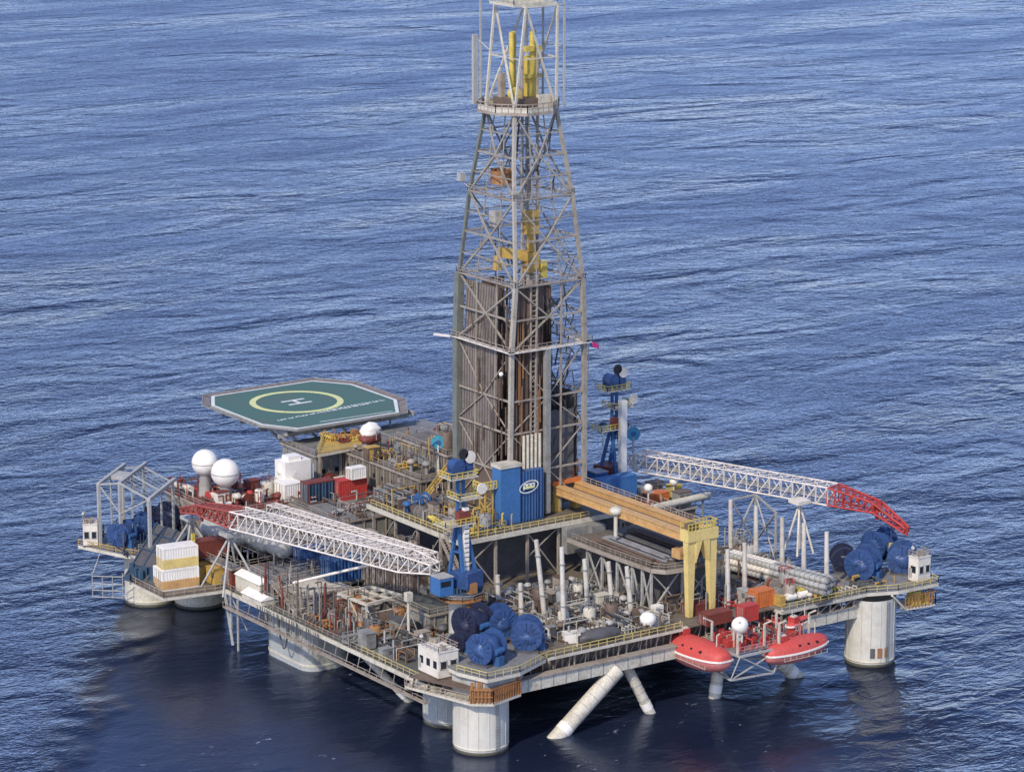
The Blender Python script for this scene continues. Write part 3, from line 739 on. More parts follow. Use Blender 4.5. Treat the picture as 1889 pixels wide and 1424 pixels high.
MB().box((ex+.1, by0-.46, ez-.12), (2.3, .03, .5)).build('emblem_bar', 'marking_yellow', er)
bk = MB().b2(bx0-1, bx0+9.4, by0-.41, by0-.36, 26.1, 26.4); bk.build('kick_plate', 'slate_blue', t)

# ================================================================ PIPE DECK AND GANTRY
pd = [(44.4, 8), (43.9, 22), (44, 34), (61, 34), (61, 7.2), (54, 5.4), (50, 5.0), (46, 5.6)]
t = deck('pipe_deck', 'raised brown pipe deck on braced posts under the orange gantry', pd, 23.2, 24, 'deck_brown', 'brown', None)
MB().rail([(44.2, 33, 24), (44, 22, 24), (44.5, 8, 24), (46.1, 5.7, 24), (50, 5.1, 24), (54, 5.5, 24)], 1.1, .05, 1.6).build('handrail', 'beige_steel', t)
MB().bar((43.8, 34, 23.6), (43.8, 22, 23.6), .3, .8).bar((43.8, 22, 23.6), (44.3, 8, 23.6), .3, .8).bar((44.3, 7.9, 23.6), (46, 5.45, 23.6), .3, .8).bar((46, 5.4, 23.6), (50, 4.85, 23.6), .3, .8).bar((50, 4.85, 23.6), (61, 7, 23.6), .3, .8).build('edge_beam', 'beige_steel', t)
mb = Each()
ys = [8.2, 11.0, 14.1, 18.9, 23.7, 28.5]
for y in ys:
    for x in (44.6, 52, 60): mb.bar((x, y, 15), (x, y, 23.2), .42)
for a, b in zip(ys, ys[1:]): mb.bar((44.6, a, 15.2), (44.6, b, 23), .26); 
for a, b in zip(ys[::2], ys[1::2]): mb.bar((44.6, b, 15.2), (44.6, a, 23), .2)
for a, b in ((44.6, 52), (52, 60)): mb.bar((a, 8.2, 15.2), (b, 8.2, 23), .26); mb.bar((b, 8.3, 15.2), (a, 8.3, 23), .22)
mb.build('post', 'light_grey', t)
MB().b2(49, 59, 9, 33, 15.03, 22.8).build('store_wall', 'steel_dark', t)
for g_, (xa, n, mat) in enumerate(((45.2, 5, 'brown'), (48.6, 4, 'pipe_grey'), (51.4, 4, 'steel_dark'), (55.5, 4, 'brown'), (58.2, 4, 'beige_steel'))):
    t2 = thing('pipe_stack', ['dark drill pipes lying nearest the left edge of the pipe deck', 'grey drill pipes lying under the gantry beams', 'brown pipes lying on the pipe deck right of the gantry', 'dark pipes in the wide stack in the middle of the pipe deck', 'beige casing pipes at the right edge of the pipe deck'][g_], 'pipes', (xa, 18, 24), 'pipe stacks on the pipe deck')
    for k in range(n):
        MB().tube((xa+k*.6, 9.5+rnd.uniform(-1, 1), 24.35), (xa+k*.6, 30+rnd.uniform(-2, 1), 24.35), .27, 8).build('pipe', mat, t2)
    for k in range(n-1):
        if rnd.random() < .7: MB().tube((xa+.3+k*.6, 9.5+rnd.uniform(-1, 1), 24.9), (xa+.3+k*.6, 28+rnd.uniform(-2, 1), 24.9), .27, 8).build('pipe', mat, t2)
# gantry crane
G = thing('gantry_crane', 'orange twin-beam gantry on tall yellow legs spanning the pipe deck', 'gantry', (51.8, 3, 15))
for x in (49.2, 54.2):
    mb = MB(); mb.b2(x-.75, x+.75, 2.2, 47.5, 29.9, 31.2)
    mb.build('beam', 'orange_beam', G)
    MB().b2(x-.95, x+.95, 2.0, 47.8, 31.203, 31.4).b2(x-.95, x+.95, 2.0, 47.8, 29.7, 29.897).build('flange', 'orange_beam', G)
    mb = MB()
    for k in range(16): mb.b2(x-.82, x+.82, 4+k*2.8, 4.12+k*2.8, 29.92, 31.18)
    mb.build('rib', 'orange_beam', G)
MB().b2(50.6, 52.8, 3, 47, 30.2, 30.4).build('walkway', 'brown', G)
MB().rail([(54.9, 3, 31.4), (54.9, 47, 31.4)], 1.1, .07, 1.8).build('handrail', 'beige_steel', G)
for x, s in ((49.3, -.1), (54.3, .2)):
    mb = MB(); A = [(x-1.0, 2.0, 29.8), (x+1.0, 2.0, 29.8), (x+1.0, 3.4, 29.8), (x-1.0, 3.4, 29.8)]
    B = [(x-.5+s, 1.9, 15.1), (x+.5+s, 1.9, 15.1), (x+.5+s, 3.0, 15.1), (x-.5+s, 3.0, 15.1)]
    mb.add(B+A, [(3, 2, 1, 0), (4, 5, 6, 7), (0, 1, 5, 4), (1, 2, 6, 5), (2, 3, 7, 6), (3, 0, 4, 7)])
    mb.build('leg', 'pale_yellow', G)
MB().b2(48.2, 55.4, 1.7, 4.2, 29.8, 31.9).build('yoke', 'pale_yellow', G)
MB().add([(50.2, 1.75, 29.8), (51.7, 1.75, 29.8), (50.2, 1.75, 25.6), (50.2, 3.6, 29.8), (51.7, 3.6, 29.8), (50.2, 3.6, 25.6)], [(0, 1, 2), (5, 4, 3), (1, 4, 5, 2), (0, 2, 5, 3)]).add([(51.9, 1.75, 29.8), (53.4, 1.75, 29.8), (53.4, 1.75, 25.6), (51.9, 3.6, 29.8), (53.4, 3.6, 29.8), (53.4, 3.6, 25.6)], [(0, 1, 2), (5, 4, 3), (0, 2, 5, 3)]).build('gusset', 'pale_yellow', G)
MB().rail([(48.3, 1.8, 31.9), (55.3, 1.8, 31.9), (55.3, 4.1, 31.9), (48.3, 4.1, 31.9)], 1.4, .09, .9).build('handrail', 'yellow', G)
MB().b2(49, 51, 2.2, 4, 31.91, 33).build('motor_box', 'brown', G)
for x in (49.2, 54.2): MB().b2(x-.8, x+.8, 44.5, 46.3, 26.05, 29.69).build('leg', 'ochre', G)
mb = MB()
for k in range(7): mb.tube((48.4+k*1.1, 46+rnd.uniform(-1, 1), 31.4), (48.4+k*1.1, 46.2, 33+rnd.uniform(0, 1.2)), .4, 8)
mb.b2(48, 55, 44.6, 47.4, 31.41, 32.2)
mb.build('trolley', 'orange', G)
MB().b2(49.6, 52.5, 6, 8.5, 25.3, 27.0).frame([(48.5, 5, 27.6), (52.5, 5, 28.8), (52.5, 8.5, 27.6)], .3).build('hoist', 'orange_beam', G)
solo(MB().sphere((48.0, 24, 31.0), 1.3, sq=.7).tube((48, 24, 30.5), (48, 24, 26), .4), 'vent_pod', 'cream', 'small pale domed pod beside the middle of the orange gantry beam', 'vent')

# white posts (riser fence)
posts = [((1005, 1141), (991, 988), 15.6), ((1040, 1164), (1037, 1006), 16.2), ((1085, 1128), (1079, 1030), 10.4), ((1130, 1126), (1123, 1036), 9.7), ((1165, 1137), (1157, 1045), 9.9), ((962, 1140), (961, 1078), 6.8), ((920, 1132), (919, 1062), 7.6)]
pl = ['tall white post nearest the drill floor edge, leaning left', 'tall white post standing second from the left under the drill floor', 'white post before the grey trunk', 'white post just right of the grey trunk', 'white post nearest the pipe deck edge', 'short white post behind the right blue winch', 'short white post beside the left crane platform']
for (b, tp, h), l in zip(posts, pl):
    B = at(*b, 15); T = (B.x-(b[0]-tp[0])/7.5, B.y+.2, 15+h)
    t2 = thing('guard_post', l, 'post', B, 'white posts standing on the deck')
    MB().tube(B, T, .52, 12, .42).build('shaft', 'post_white', t2)
    mb = MB(); 
    for f in (.3, .8): c = B.lerp(V(T), f); mb.tube(Z(c, -.12), Z(c, .12), .6, 12)
    mb.tube(B, Z(B, 1.2), .62, 12)
    mb.build('clamp', 'grey', t2)
rp = [((81.6, .8), 11.8), ((81.6, 7.6), 12), ((81.6, 14.2), 11.6), ((83, 24), 11.5), ((59.3, 3.4), 11.4), ((65.2, 5.6), 11.2), ((83, 32), 11)]
rl = ['white post at the right end beside the grey corrugated riser bundle', 'white post second from the right corner winches', 'white post third from the right corner below the boom rest', 'white post far back below the right crane boom', 'white post right beside the yellow gantry leg', 'white post over the red containers right of the gantry', 'white post farthest back on the right side']
for ((x, y), h), l in zip(rp, rl):
    t2 = thing('guard_post', l, 'post', (x, y, 15), 'white posts standing on the deck')
    MB().tube((x, y, 15), (x-.3, y, 15+h), .55, 12, .42).build('shaft', 'post_white', t2)
    MB().tube((x, y, 15), (x, y, 16.1), .68, 12).build('collar', 'grey', t2)
# braced frame behind the right posts
t = thing('braced_frame', 'open grey braced frame of thin posts behind the yellow gantry legs', 'frame', (70, 30, 15))
mb = Each()
q = [at(1348, 1010, 15), at(1392, 1000, 15), at(1430, 1035, 15)]
for p in q: mb.bar(p, Z(p, 10), .4)
for a, b in zip(q, q[1:]): mb.bar(a, Z(b, 10), .3); mb.bar(Z(a, 10), Z(b, 10), .35); mb.bar(Z(a, 10), Z(b, 0), .25); mb.bar(Z(a, 5), Z(b, 5), .2)
mb.build('member', 'light_grey', t)
# riser bundle
t = thing('riser_bundle', 'long pile of ribbed white and grey buoyant riser joints lying behind the gantry', 'riser joints', (72, 10, 17), None)
a = at(1340, 1030, 18.4); b = at(1524, 1080, 18.4)
for k, (ox, oz) in enumerate(((0, 0), (1.25, .1), (2.5, 0), (3.75, 0), (.6, 1.05), (1.9, 1.05), (3.1, 1.05), (0, -1.2), (1.25, -1.2), (2.5, -1.2))):
    A = V((a.x+ox*.8, a.y+ox*.3, 18+oz)); B = V((b.x+ox*.8, b.y+ox*.3, 18+oz)); n = 11
    for j in range(2):
        mb = MB(); P, Q = (A, A.lerp(B, .45)) if j == 0 else (A.lerp(B, .45), B)
        for i in range(n): mb.tube(P.lerp(Q, i/n), P.lerp(Q, (i+.75)/n), .6, 10)
        mb.tube(P, Q, .42, 8)
        mb.build('riser_joint', ('white', 'light_grey')[k % 3 == 1] if j == 0 else ('galv', 'grey')[k % 2], t)
MB().bar(Z(a, -3.3), Z(b, -3.3), 4, .5).build('rack', 'steel_dark', t)
for f in (.1, .5, .9): c = a.lerp(b, f); MB().bar((c.x-2, c.y, 15.1), (c.x+4, c.y, 15.1), .4).build('rack_foot', 'steel_dark', t)
# ================================================================ CRANES
def disc_lamp(label, base, top, r=1.45, mat='teal'):
    t = thing('round_sheave', label, 'sheave', base, 'round blue sheaves on poles')
    MB().bar(base, top, .3).build('pole', 'galv', t)
    d = V((-.35, -.9, .1)).normalized(); T = V(top)
    MB().tube(T-d*.15, T+d*.25, r, 20).build('wheel', mat, t)
    MB().tube(T+d*.26, T+d*.4, r*.35, 12).build('hub', 'blue', t)
def crane(label, c, z0, ht, boom_pts, bw, bh, engine=None, zb=15, stripes=True):
    """c: x,y centre; z0 slewing ring height; boom_pts: white start, white end, red knee, red tip"""
    x, y = c; t = thing('deck_crane', label, 'crane', (x, y, z0), 'deck cranes')
    MB().lathe((x, y, 0), [(2.3, zb), (2.3, z0-1.6), (3.0, z0-.9), (3.0, z0-.3)], 24).build('pedestal', 'column_white', t)
    MB().lathe((x, y, z0-1.3), [(0.1, 0), (4.6, 0), (4.6, .25), (.1, .25)], 24, False).build('ring_platform', 'rust_orange', t)
    MB().rail([(x+4.5*math.cos(R(a)), y+4.5*math.sin(R(a)), z0-1.05) for a in range(0, 361, 30)], 1.1, .06, 2).build('handrail', 'beige_steel', t)
    mb = MB(); mb.lathe((x, y, z0-.2), [(.1, 0), (4.0, 0), (4.0, .4), (.1, .4)], 24, False); mb.b2(x-3.2, x+3.6, y-2.2, y+3.4, z0+.2, z0+1.1)
    mb.build('turntable', 'slate_blue', t)
    b0 = V(boom_pts[0]); d = V((boom_pts[1][0]-b0.x, boom_pts[1][1]-b0.y, 0)).normalized(); s = V((-d.y, d.x, 0))
    # machinery house
    mh = V((x, y, 0))-d*1.5
    MB().box((mh.x, mh.y, z0+2.6), (4.2, 4.4, 3.0), math.atan2(d.y, d.x)).build('machinery_house', 'tarp_blue' if zb == 11 else 'oxide', t)
    mb = MB()
    for sg in (-1, 1):
        f0 = V((x, y, z0+1.1))+s*sg*1.7+d*1.6; r0 = V((x, y, z0+1.1))+s*sg*1.9-d*2.6; tp = V((x, y, z0+ht*.55))+s*sg*.9
        mb.bar(f0, tp, .6); mb.bar(r0, tp, .55); mb.bar(f0.lerp(tp, .5), r0.lerp(tp, .5), .3)
        mb.bar(tp, (x+s.x*sg*.8, y+s.y*sg*.8, z0+ht*.86), .5)
    for k in range(6): z = z0+ht*(.3+.1*k); mb.bar(V((x, y, z))+s*1.2, V((x, y, z))-s*1.2, .25)
    mb.build('mast_frame', 'blue', t)
    MB().box((x+.3, y-(1.2 if zb == 11 else 2.5), z0+ht*(.36 if zb == 11 else .38)), (1.0 if zb == 11 else 1.4, .9 if zb == 11 else 1.2, ht*(.52 if zb == 11 else .76))).build('mast_column', 'bright_white', t)
    mb = MB()
    for k in range(int(ht*.5/.9)): mb.box((x+.3, y-1.68, z0+ht*.12+k*.9), (1.1, .06, .14))
    mb.build('ladder', 'steel_dark', t)
    for k, f in enumerate((.5, .68, .84)):
        z = z0+ht*f; w = (3.4, 2.6, 3.0)[k]; ox = (-1.4, 1.0, -.4)[k]
        MB().b2(x-w+ox, x+w+ox, y-2.2, y+2.0, z, z+.2).build('service_platform', 'cream', t)
        MB().rail([(x-w+ox, y+2, z+.2), (x-w+ox, y-2.2, z+.2), (x+w+ox, y-2.2, z+.2), (x+w+ox, y+2, z+.2)], 1.1, .08, 1.2).build('handrail', 'yellow', t)
    mb = MB(); z = z0+ht*.9
    mb.tube((x-1.1, y-1.4, z+.6), (x-1.1, y+.9, z+.6), 1.35, 16); mb.b2(x-2.4, x+2.2, y-1, y+1, z-1.2, z-.2); mb.b2(x+.6, x+2.1, y-1.1, y+.9, z-.2, z+2.2)
    mb.build('head_winch', 'tarp_blue', t)
    MB().tube((x+1.3, y-1.5, z+2.2), (x+1.3, y-1.2, z+2.2), 1.15, 16).build('head_sheave', 'white', t)
    MB().tube((x-.2, y-1.5, z+3), (x-.2, y-1.2, z+3), 1.0, 16).build('head_sheave', 'black', t)
    MB().tube((x+3.2, y-2.5, z0+ht*.72+.8), (x+3.2, y-2.2, z0+ht*.72+.8), 1.05, 16).build('head_sheave', 'white', t)
    MB().b2(x-1.6, x+.9, y-2, y-.6, z0+ht*.52, z0+ht*.6).build('hook_store', 'oxide', t)
    # operator cab
    cb = V((x, y, 0))+s*(-3.2 if d.x < 0 else 2.6)*0+V((-4.6, -.6, 0))
    cbo = MB().box((cb.x, cb.y, z0+1.9), (3.0, 3.2, 3.4)).build('cab', 'bright_blue', t)
    MB().box((cb.x, cb.y, z0+3.68), (3.2, 3.4, .16)).build('cab_roof', 'light_grey', cbo)
    MB().box((cb.x-.2, cb.y-1.61, z0+2.5), (2.2, .06, 1.1)).build('cab_window', 'glass', cbo)
    mb = MB(); mb.box((x+.2, y-3.4, z0+1.2), (1.7, 1.2, 2.0)); mb.box((x+.1, y-3.6, z0-2), (2.0, .5, 2.0)); mb.build('control_stand', 'rust_orange', t)
    # hoist line and hook
    # boom
    q = [V(p) for p in boom_pts]; n = int((q[1]-q[0]).length/2.2)
    ff = .14 if zb == 11 else .05
    MB().truss(q[0], q[0].lerp(q[1], ff), bw*.6, bh*.5, 3, .17, .12, bw, bh).build('boom_foot', 'boom_white', t)
    m_ = q[0].lerp(q[1], ff)
    MB().truss(m_, q[1], bw, bh, n-4, .19, .125).build('boom', 'boom_white', t)
    MB().truss(q[1], q[2], bw, bh, max(4, int((q[2]-q[1]).length/1.5)), .2, .14, bw*.6, bh*.55).build('boom_tip', 'dull_red' if zb == 11 else 'red', t)
    mb = MB(); mb.truss(q[2], q[3], bw*.6, bh*.5, 3, .22, .17, bw*.3, bh*.3)
    mb.tube(q[2]+s*.5, q[2]-s*.5, .9, 14); mb.bar(q[2], Z(q[2], -2.6), .5); mb.bar(q[3], Z(q[3], -1), .5)
    mb.build('boom_head', 'dull_red' if zb == 11 else 'red', t)
    mb = MB()
    for sg in (-.6, .6): mb.bar(V((x, y, z0+ht*.86))+s*sg, Z(q[1].lerp(q[0], .1), bh*.5)+s*sg, .05)
    mb.build('pendant_wire', 'steel_dark', t)
    hk = q[2].lerp(q[3], .5)
    MB().bar(hk, Z(hk, -5), .08).bar(hk+s*.25, Z(hk, -5)+s*.25, .08).build('hoist_line', 'steel_dark', t)
    MB().box((hk.x, hk.y, hk.z-5.6), (.7, .5, 1.2)).tube((hk.x-.3, hk.y, hk.z-6.6), (hk.x+.3, hk.y, hk.z-6.6), .4, 10).build('hook_block', 'yellow', t)
    mb = MB()
    for sg in (-.35, .35): mb.bar(q[0]+s*sg-V((0, 0, bh*.1)), q[1]+s*sg-V((0, 0, bh*.1)), .12)
    mb.bar(q[0]-V((0, 0, bh*.2)), q[1]-V((0, 0, bh*.2)), .8, .1)
    mb.build('boom_catwalk', 'light_grey', t)
    return t
cl = at(850, 1088, 22)
crane('near deck crane with blue mast and white lattice boom laid back over the containers', (cl.x, cl.y), 22, 26,
      [at(802, 1048, 25.6), at(438, 955, 26.2), at(372, 938, 26.4), at(338, 940, 24.6)], 4.5, 3.4, zb=11)
crr = at(1132, 893, 24)
crane('far deck crane with white mast, white lattice boom and drooping red tip', (crr.x, crr.y), 24, 24,
      [at(1164, 846, 27.5), at(1536, 912, 27.), at(1618, 935, 26.2), at(1672, 978, 23.2)], 4.2, 3.6)
# second lattice (folded walkway) behind the left boom
solo(MB().truss(at(500, 938, 23.5), at(800, 1030, 23.5), 2.2, 2.0, 24, .15, .11), 'lattice_bridge', 'boom_white', 'second paler lattice lying parallel behind the left crane boom', 'lattice')
# boom rests
def rest(label, top, zb, sp, mat):
    t = thing('boom_rest', label, 'boom rest', (top.x, top.y, zb), 'splayed stands carrying the crane booms'); mb = MB()
    for dx, dy in ((-1, -1), (1, -1), (1, 1), (-1, 1)): mb.tube(top, (top.x+dx*sp, top.y+dy*sp, zb), .24, 8)
    mb.build('leg', mat, t)
    MB().box((top.x, top.y, top.z+.4), (3.2, 3.2, .7)).build('cradle', mat, t)
rest('splayed white stand under the middle of the right crane boom', at(1475, 928, 25.3), 15, 2.1, 'white')
rest('splayed grey-white stand under the outer end of the left crane boom', at(424, 988, 22.0), 11.2, 4.3, 'galv')
rest('grey white stand behind the dark hatch at the left corner', at(352, 958, 22.0), 13, 4., 'galv')
t = disc_lamp('round teal disc on a pole left of the derrick foot', at(808, 900, 26), at(808, 816, 34.5))
disc_lamp('round green-blue disc on a pole right of the left crane mast', at(886, 905, 27), at(886, 842, 33), 1.3, 'teal')
disc_lamp('pale blue disc on a pole right of the far crane mast', at(1168, 850, 24), at(1168, 800, 29.5), 1.5, 'teal')
disc_lamp('dark blue disc hanging left of the far crane mast', at(1112, 850, 24), at(1112, 790, 30), 1.3, 'slate_blue')

# stair by left crane and yellow tower
t = thing('stair_tower', 'pale yellow ladder tower rising between the left crane and the blue house', 'tower', at(897, 985, 24))
b = at(897, 988, 24); mb = MB()
for dx, dy in ((-1, -1), (1, -1), (1, 1), (-1, 1)): mb.bar((b.x+dx*.9, b.y+dy*.9, 15), (b.x+dx*.9, b.y+dy*.9, 33.6), .24)
for k in range(15): z = 16+k*1.25; s = 1 if k % 2 else -1; mb.bar((b.x-.9*s, b.y-.9, z), (b.x+.9*s, b.y-.9, z+1.25), .16); mb.bar((b.x-.9, b.y-.9*s, z), (b.x-.9, b.y+.9*s, z+1.25), .16)
mb.build('frame', 'ochre', t)
MB().b2(b.x-2.2, b.x+1.4, b.y-1.6, b.y+1.2, 33.6, 33.8).build('platform', 'cream', t)
MB().rail([(b.x-2.2, b.y+1.2, 33.8), (b.x-2.2, b.y-1.6, 33.8), (b.x+1.4, b.y-1.6, 33.8)], 1.4, .12, .8).build('handrail', 'yellow', t)
t = thing('stairway', 'orange railed stairway climbing right beside the left crane', 'stairway', at(785, 925, 27))
a = at(782, 922, 27); c = at(828, 862, 32.5)
MB().bar(a, c, 1.4, .25).build('flight', 'ochre', t)
MB().rail([a+V((-.7, -.6, 0)), c+V((-.7, -.6, 0))], 1.2, .09, 1.3).rail([a+V((.7, .6, 0)), c+V((.7, .6, 0))], 1.2, .09, 1.3).build('handrail', 'ochre', t)
MB().box((a.x-.6, a.y, 26.9), (3.2, 3, .2)).bar((a.x-2, a.y-1.4, 15), (a.x-2, a.y-1.4, 27), .3).bar((c.x, c.y, 26), c, .25).build('landing', 'cream', t)

# ================================================================ WINCHES under blue covers
import mathutils
def lump(mb, c, r, sq=(1, 1, 1), seed=0, n=26, amp=.16):
    vs = []; fs = []; m = n//2
    for i in range(m+1):
        ph = math.pi*i/m
        for j in range(n):
            th = 2*math.pi*j/n; d = V((math.sin(ph)*math.cos(th), math.sin(ph)*math.sin(th), math.cos(ph)))
            k = 1+amp*mathutils.noise.noise(d*1.7+V((seed*7.1, seed, 0)))*2+amp*.7*mathutils.noise.noise(d*5+V((seed, 3, seed)))
            # super-ellipse to read as a covered drum
            vs.append((c[0]+d.x*r*k*sq[0], c[1]+d.y*r*k*sq[1], max(c[2]+d.z*r*k*sq[2], c[2]-r*.9*sq[2])))
    for i in range(m):
        for j in range(n): jj = (j+1) % n; fs.append((i*n+j, (i+1)*n+j, (i+1)*n+jj, i*n+jj))
    mb.add(vs, fs, True)
def winch(label, c, r, ang, mat, seed):
    """anchor winch: drum between two big flanges with a wrinkled tarpaulin cover"""
    t = thing('anchor_winch', label, 'winch', (c[0], c[1], c[2]), 'blue anchor winches'); ax = V((math.cos(ang), math.sin(ang), 0)); C = V((c[0], c[1], c[2]+r))
    for sg in (-1, 1):
        a = C+ax*sg*r*.72; fl = MB().tube(a-ax*.18, a+ax*.18, r*.98, 22).build('flange', mat, t)
        mb = MB(); side = ax.cross(V((0, 0, 1)))
        for k in range(8): an = math.pi*k/8; v = (side*math.cos(an)+V((0, 0, 1))*math.sin(an))*r*.9; o = a+ax*sg*.24; mb.bar(o-v, o+v, .18)
        mb.tube(a+ax*sg*.2, a+ax*sg*.5, r*.3, 14)
        mb.build('spoke', mat, fl)
    MB().tube(C-ax*r*.6, C+ax*r*.6, r*.62, 20).build('drum', 'steel_dark', t)
    mb = MB(); lump(mb, C+V((0, 0, -.1*r)), r*.93, (1., 1., .95), seed, 30, .09)
    mb.build('cover', mat, t)
    mb = MB(); g = C+ax.cross(V((0, 0, 1)))*r*.9; mb.box((g.x, g.y, c[2]+.9), (1.6, 1.4, 1.8), ang); mb.tube(Z(g, -.3)-ax, Z(g, -.3)+ax*1.2, .55, 12)
    mb.build('gearbox', 'blue', t)
    MB().box((c[0], c[1], c[2]+.18), (r*1.9, r*1.5, .36), ang).build('bedplate', 'steel_dark', t)
    return t
W = [('blue covered winch nearest the front corner rail', (898, 1222), 15, 3.0, .3, 'tarp_blue'),
     ('bright blue winch at the right of the front corner group', (972, 1196), 15, 3.0, .9, 'tarp_blue'),
     ('dark navy winch at the back left of the front corner group', (872, 1176), 15, 3.2, .2, 'tarp_navy'),
     ('dark navy winch in the middle back of the front corner group', (925, 1172), 15, 2.9, 1.2, 'tarp_blue'),
     ('small dark blue winch left of the front corner group', (846, 1200), 15, 1.8, .6, 'tarp_navy'),
     ('blue winch with a big round flange nearest the left of the right corner platform', (1592, 1066), 15, 3.2, .5, 'tarp_blue'),
     ('blue winch beside the white cab at the right corner', (1664, 1054), 15, 3.0, .8, 'tarp_blue'),
     ('blue winch at the back of the right corner group', (1622, 1030), 15, 3.1, .2, 'tarp_blue'),
     ('dark navy winch at the back right of the right corner group', (1555, 1052), 15, 2.6, 1.0, 'tarp_navy'),
     ('blue winch inside the pale frame at the left corner', (226, 1006), 12.2, 2.6, .4, 'tarp_blue'),
     ('bright blue winch at the right inside the left corner frame', (262, 990), 12.2, 2.5, .9, 'tarp_blue'),
     ('navy purple winch under the red boom tip at the left', (325, 975), 14, 3.2, .3, 'tarp_navy'),
     ('dark navy winch at the back of the left corner', (295, 975), 12.2, 2.8, .3, 'tarp_navy')]
for k, (l, p, z, r, an, m) in enumerate(W): winch(l, at(p[0], p[1], z), r, an, m, k+1)
# sloping dark chute / hatch at left
t = thing('sloping_chute', 'dark blue-grey chute sloping down towards the left water edge', 'chute', at(255, 1050, 11.5))
A0, A1 = at(232, 1062, 11.6), at(292, 1078, 11.6); B0, B1 = at(290, 965, 18), at(345, 985, 18)
MB().add([A0, A1, B1, B0, Z(A0, -1), Z(A1, -1), Z(B1, -3), Z(B0, -3)], [(0, 1, 2, 3), (7, 6, 5, 4), (0, 4, 5, 1), (1, 5, 6, 2), (2, 6, 7, 3), (3, 7, 4, 0)]).build('plate', 'steel_dark', t)
mb = MB()
for f in (0, .33, .66, 1): mb.bar(Z(A0.lerp(A1, f), .15), Z(B0.lerp(B1, f), .15), .3)
for f in (.2, .5, .8): mb.bar(Z(A0.lerp(B0, f), .2), Z(A1.lerp(B1, f), .2), .25)
mb.build('rib', 'slate_blue', t)
t = thing('gas_bottles', 'cluster of teal and blue upright bottles at the left edge beside the containers', 'bottles', at(260, 1068, 11.6))
mb = Each()
for k in range(7): p = at(236+k*8, 1068+rnd.uniform(-8, 6), 11.6); mb.tube(p, Z(p, rnd.uniform(1, 3)), rnd.uniform(.4, .8), 10)
mb.build('bottle', 'slate_blue', t)

# ================================================================ CONTROL CABS
def cab(label, c, w, d, h, rz=0., roofstuff=True, wx=3, wy=3):
    t = thing('control_cab', label, 'cab', c, 'white winch control cabs'); t.rotation_euler[2] = rz
    L = lambda mb, n, m, par=t: mb.build(n, m, par, off=False)
    zf = h
    L(MB().prism([(-w/2, -d/2), (w/2, -d/2), (w/2, d/2), (-w/2, d/2)], 0, h), 'wall', 'white'); wl = t.children[-1] if t.children else t; wl = [c for c in bpy.data.objects if c.parent == t][-1]
    L(MB().prism([(-w/2-.12, -d/2-.12), (w/2+.12, -d/2-.12), (w/2+.12, d/2+.12), (-w/2-.12, d/2+.12)], h, h+.15), 'roof', 'white')
    for k in range(wx):
        x = -w/2+(k+.5)*w/wx; f = L(MB().box((x, -d/2-.02, h*.52), (w/wx*.58, .08, 1.35)), 'window', 'glass', wl)
    for k in range(wy):
        y = -d/2+(k+.5)*d/wy; L(MB().box((-w/2-.02, y, h*.52), (.08, d/wy*.5, 1.35)), 'window', 'glass', wl)
    for k in range(wx):
        x = -w/2+(k+.5)*w/wx; ww = w/wx*.58
        L(MB().box((x, -d/2-.05, h*.52+.74), (ww+.24, .14, .12)).box((x, -d/2-.05, h*.52-.74), (ww+.24, .14, .12)).box((x-ww/2-.06, -d/2-.05, h*.52), (.12, .14, 1.6)).box((x+ww/2+.06, -d/2-.05, h*.52), (.12, .14, 1.6)), 'window_frame', 'light_grey', wl)
    L(MB().box((-w/2-.03, d/2-.6, h*.36), (.08, .8, 1.9)), 'door', 'light_grey')
    L(MB().box((-w/2-.05, 0, .12), (.14, d+.1, .24)).box((0, -d/2-.05, .12), (w+.1, .14, .24)), 'skirt', 'brown')
    if roofstuff:
        mb = MB(); mb.rail([(-w/2, d/2, h+.15), (-w/2, -d/2, h+.15), (w/2, -d/2, h+.15), (w/2, d/2, h+.15)], 1.1, .06, 1.3)
        L(mb, 'handrail', 'beige_steel')
        mb = MB()
        for k in range(6): mb.box((rnd.uniform(-w/2+.5, w/2-.5), rnd.uniform(-d/2+.5, d/2-.5), h+.6), (rnd.uniform(.3, .9), rnd.uniform(.3, .9), .9))
        L(mb, 'roof_box', 'beige_steel')
        L(MB().bar((-w/2+.4, d/2-.6, h), (-w/2+.4, d/2-.6, h+2.4), .1).tube((-w/2+.4, d/2-.6, h+1.7), (-w/2, d/2-1, h+1.9), .35, 10), 'lamp_mast', 'galv')
    return t
p = at(809, 1254, 12.6)
cab('white control cab with a row of dark windows standing on the front corner gallery', (p.x+2.15, p.y+3.3, 12.6), 4.3, 6.6, 4.9, 0, True, 2, 3)
p = at(1716, 1064, 15.05)
cab('small white cab with two dark windows at the right corner of the platform', (100.6, -4.6, 15.05), 3.4, 2.6, 5.0, R(4), True, 2, 1)
p = at(172, 1006, 12.2)
cab('small white cab with two dark windows on the left corner platform', (p.x, p.y+1, 12.2), 3.0, 3.0, 4.6, R(-30), True, 2, 2)

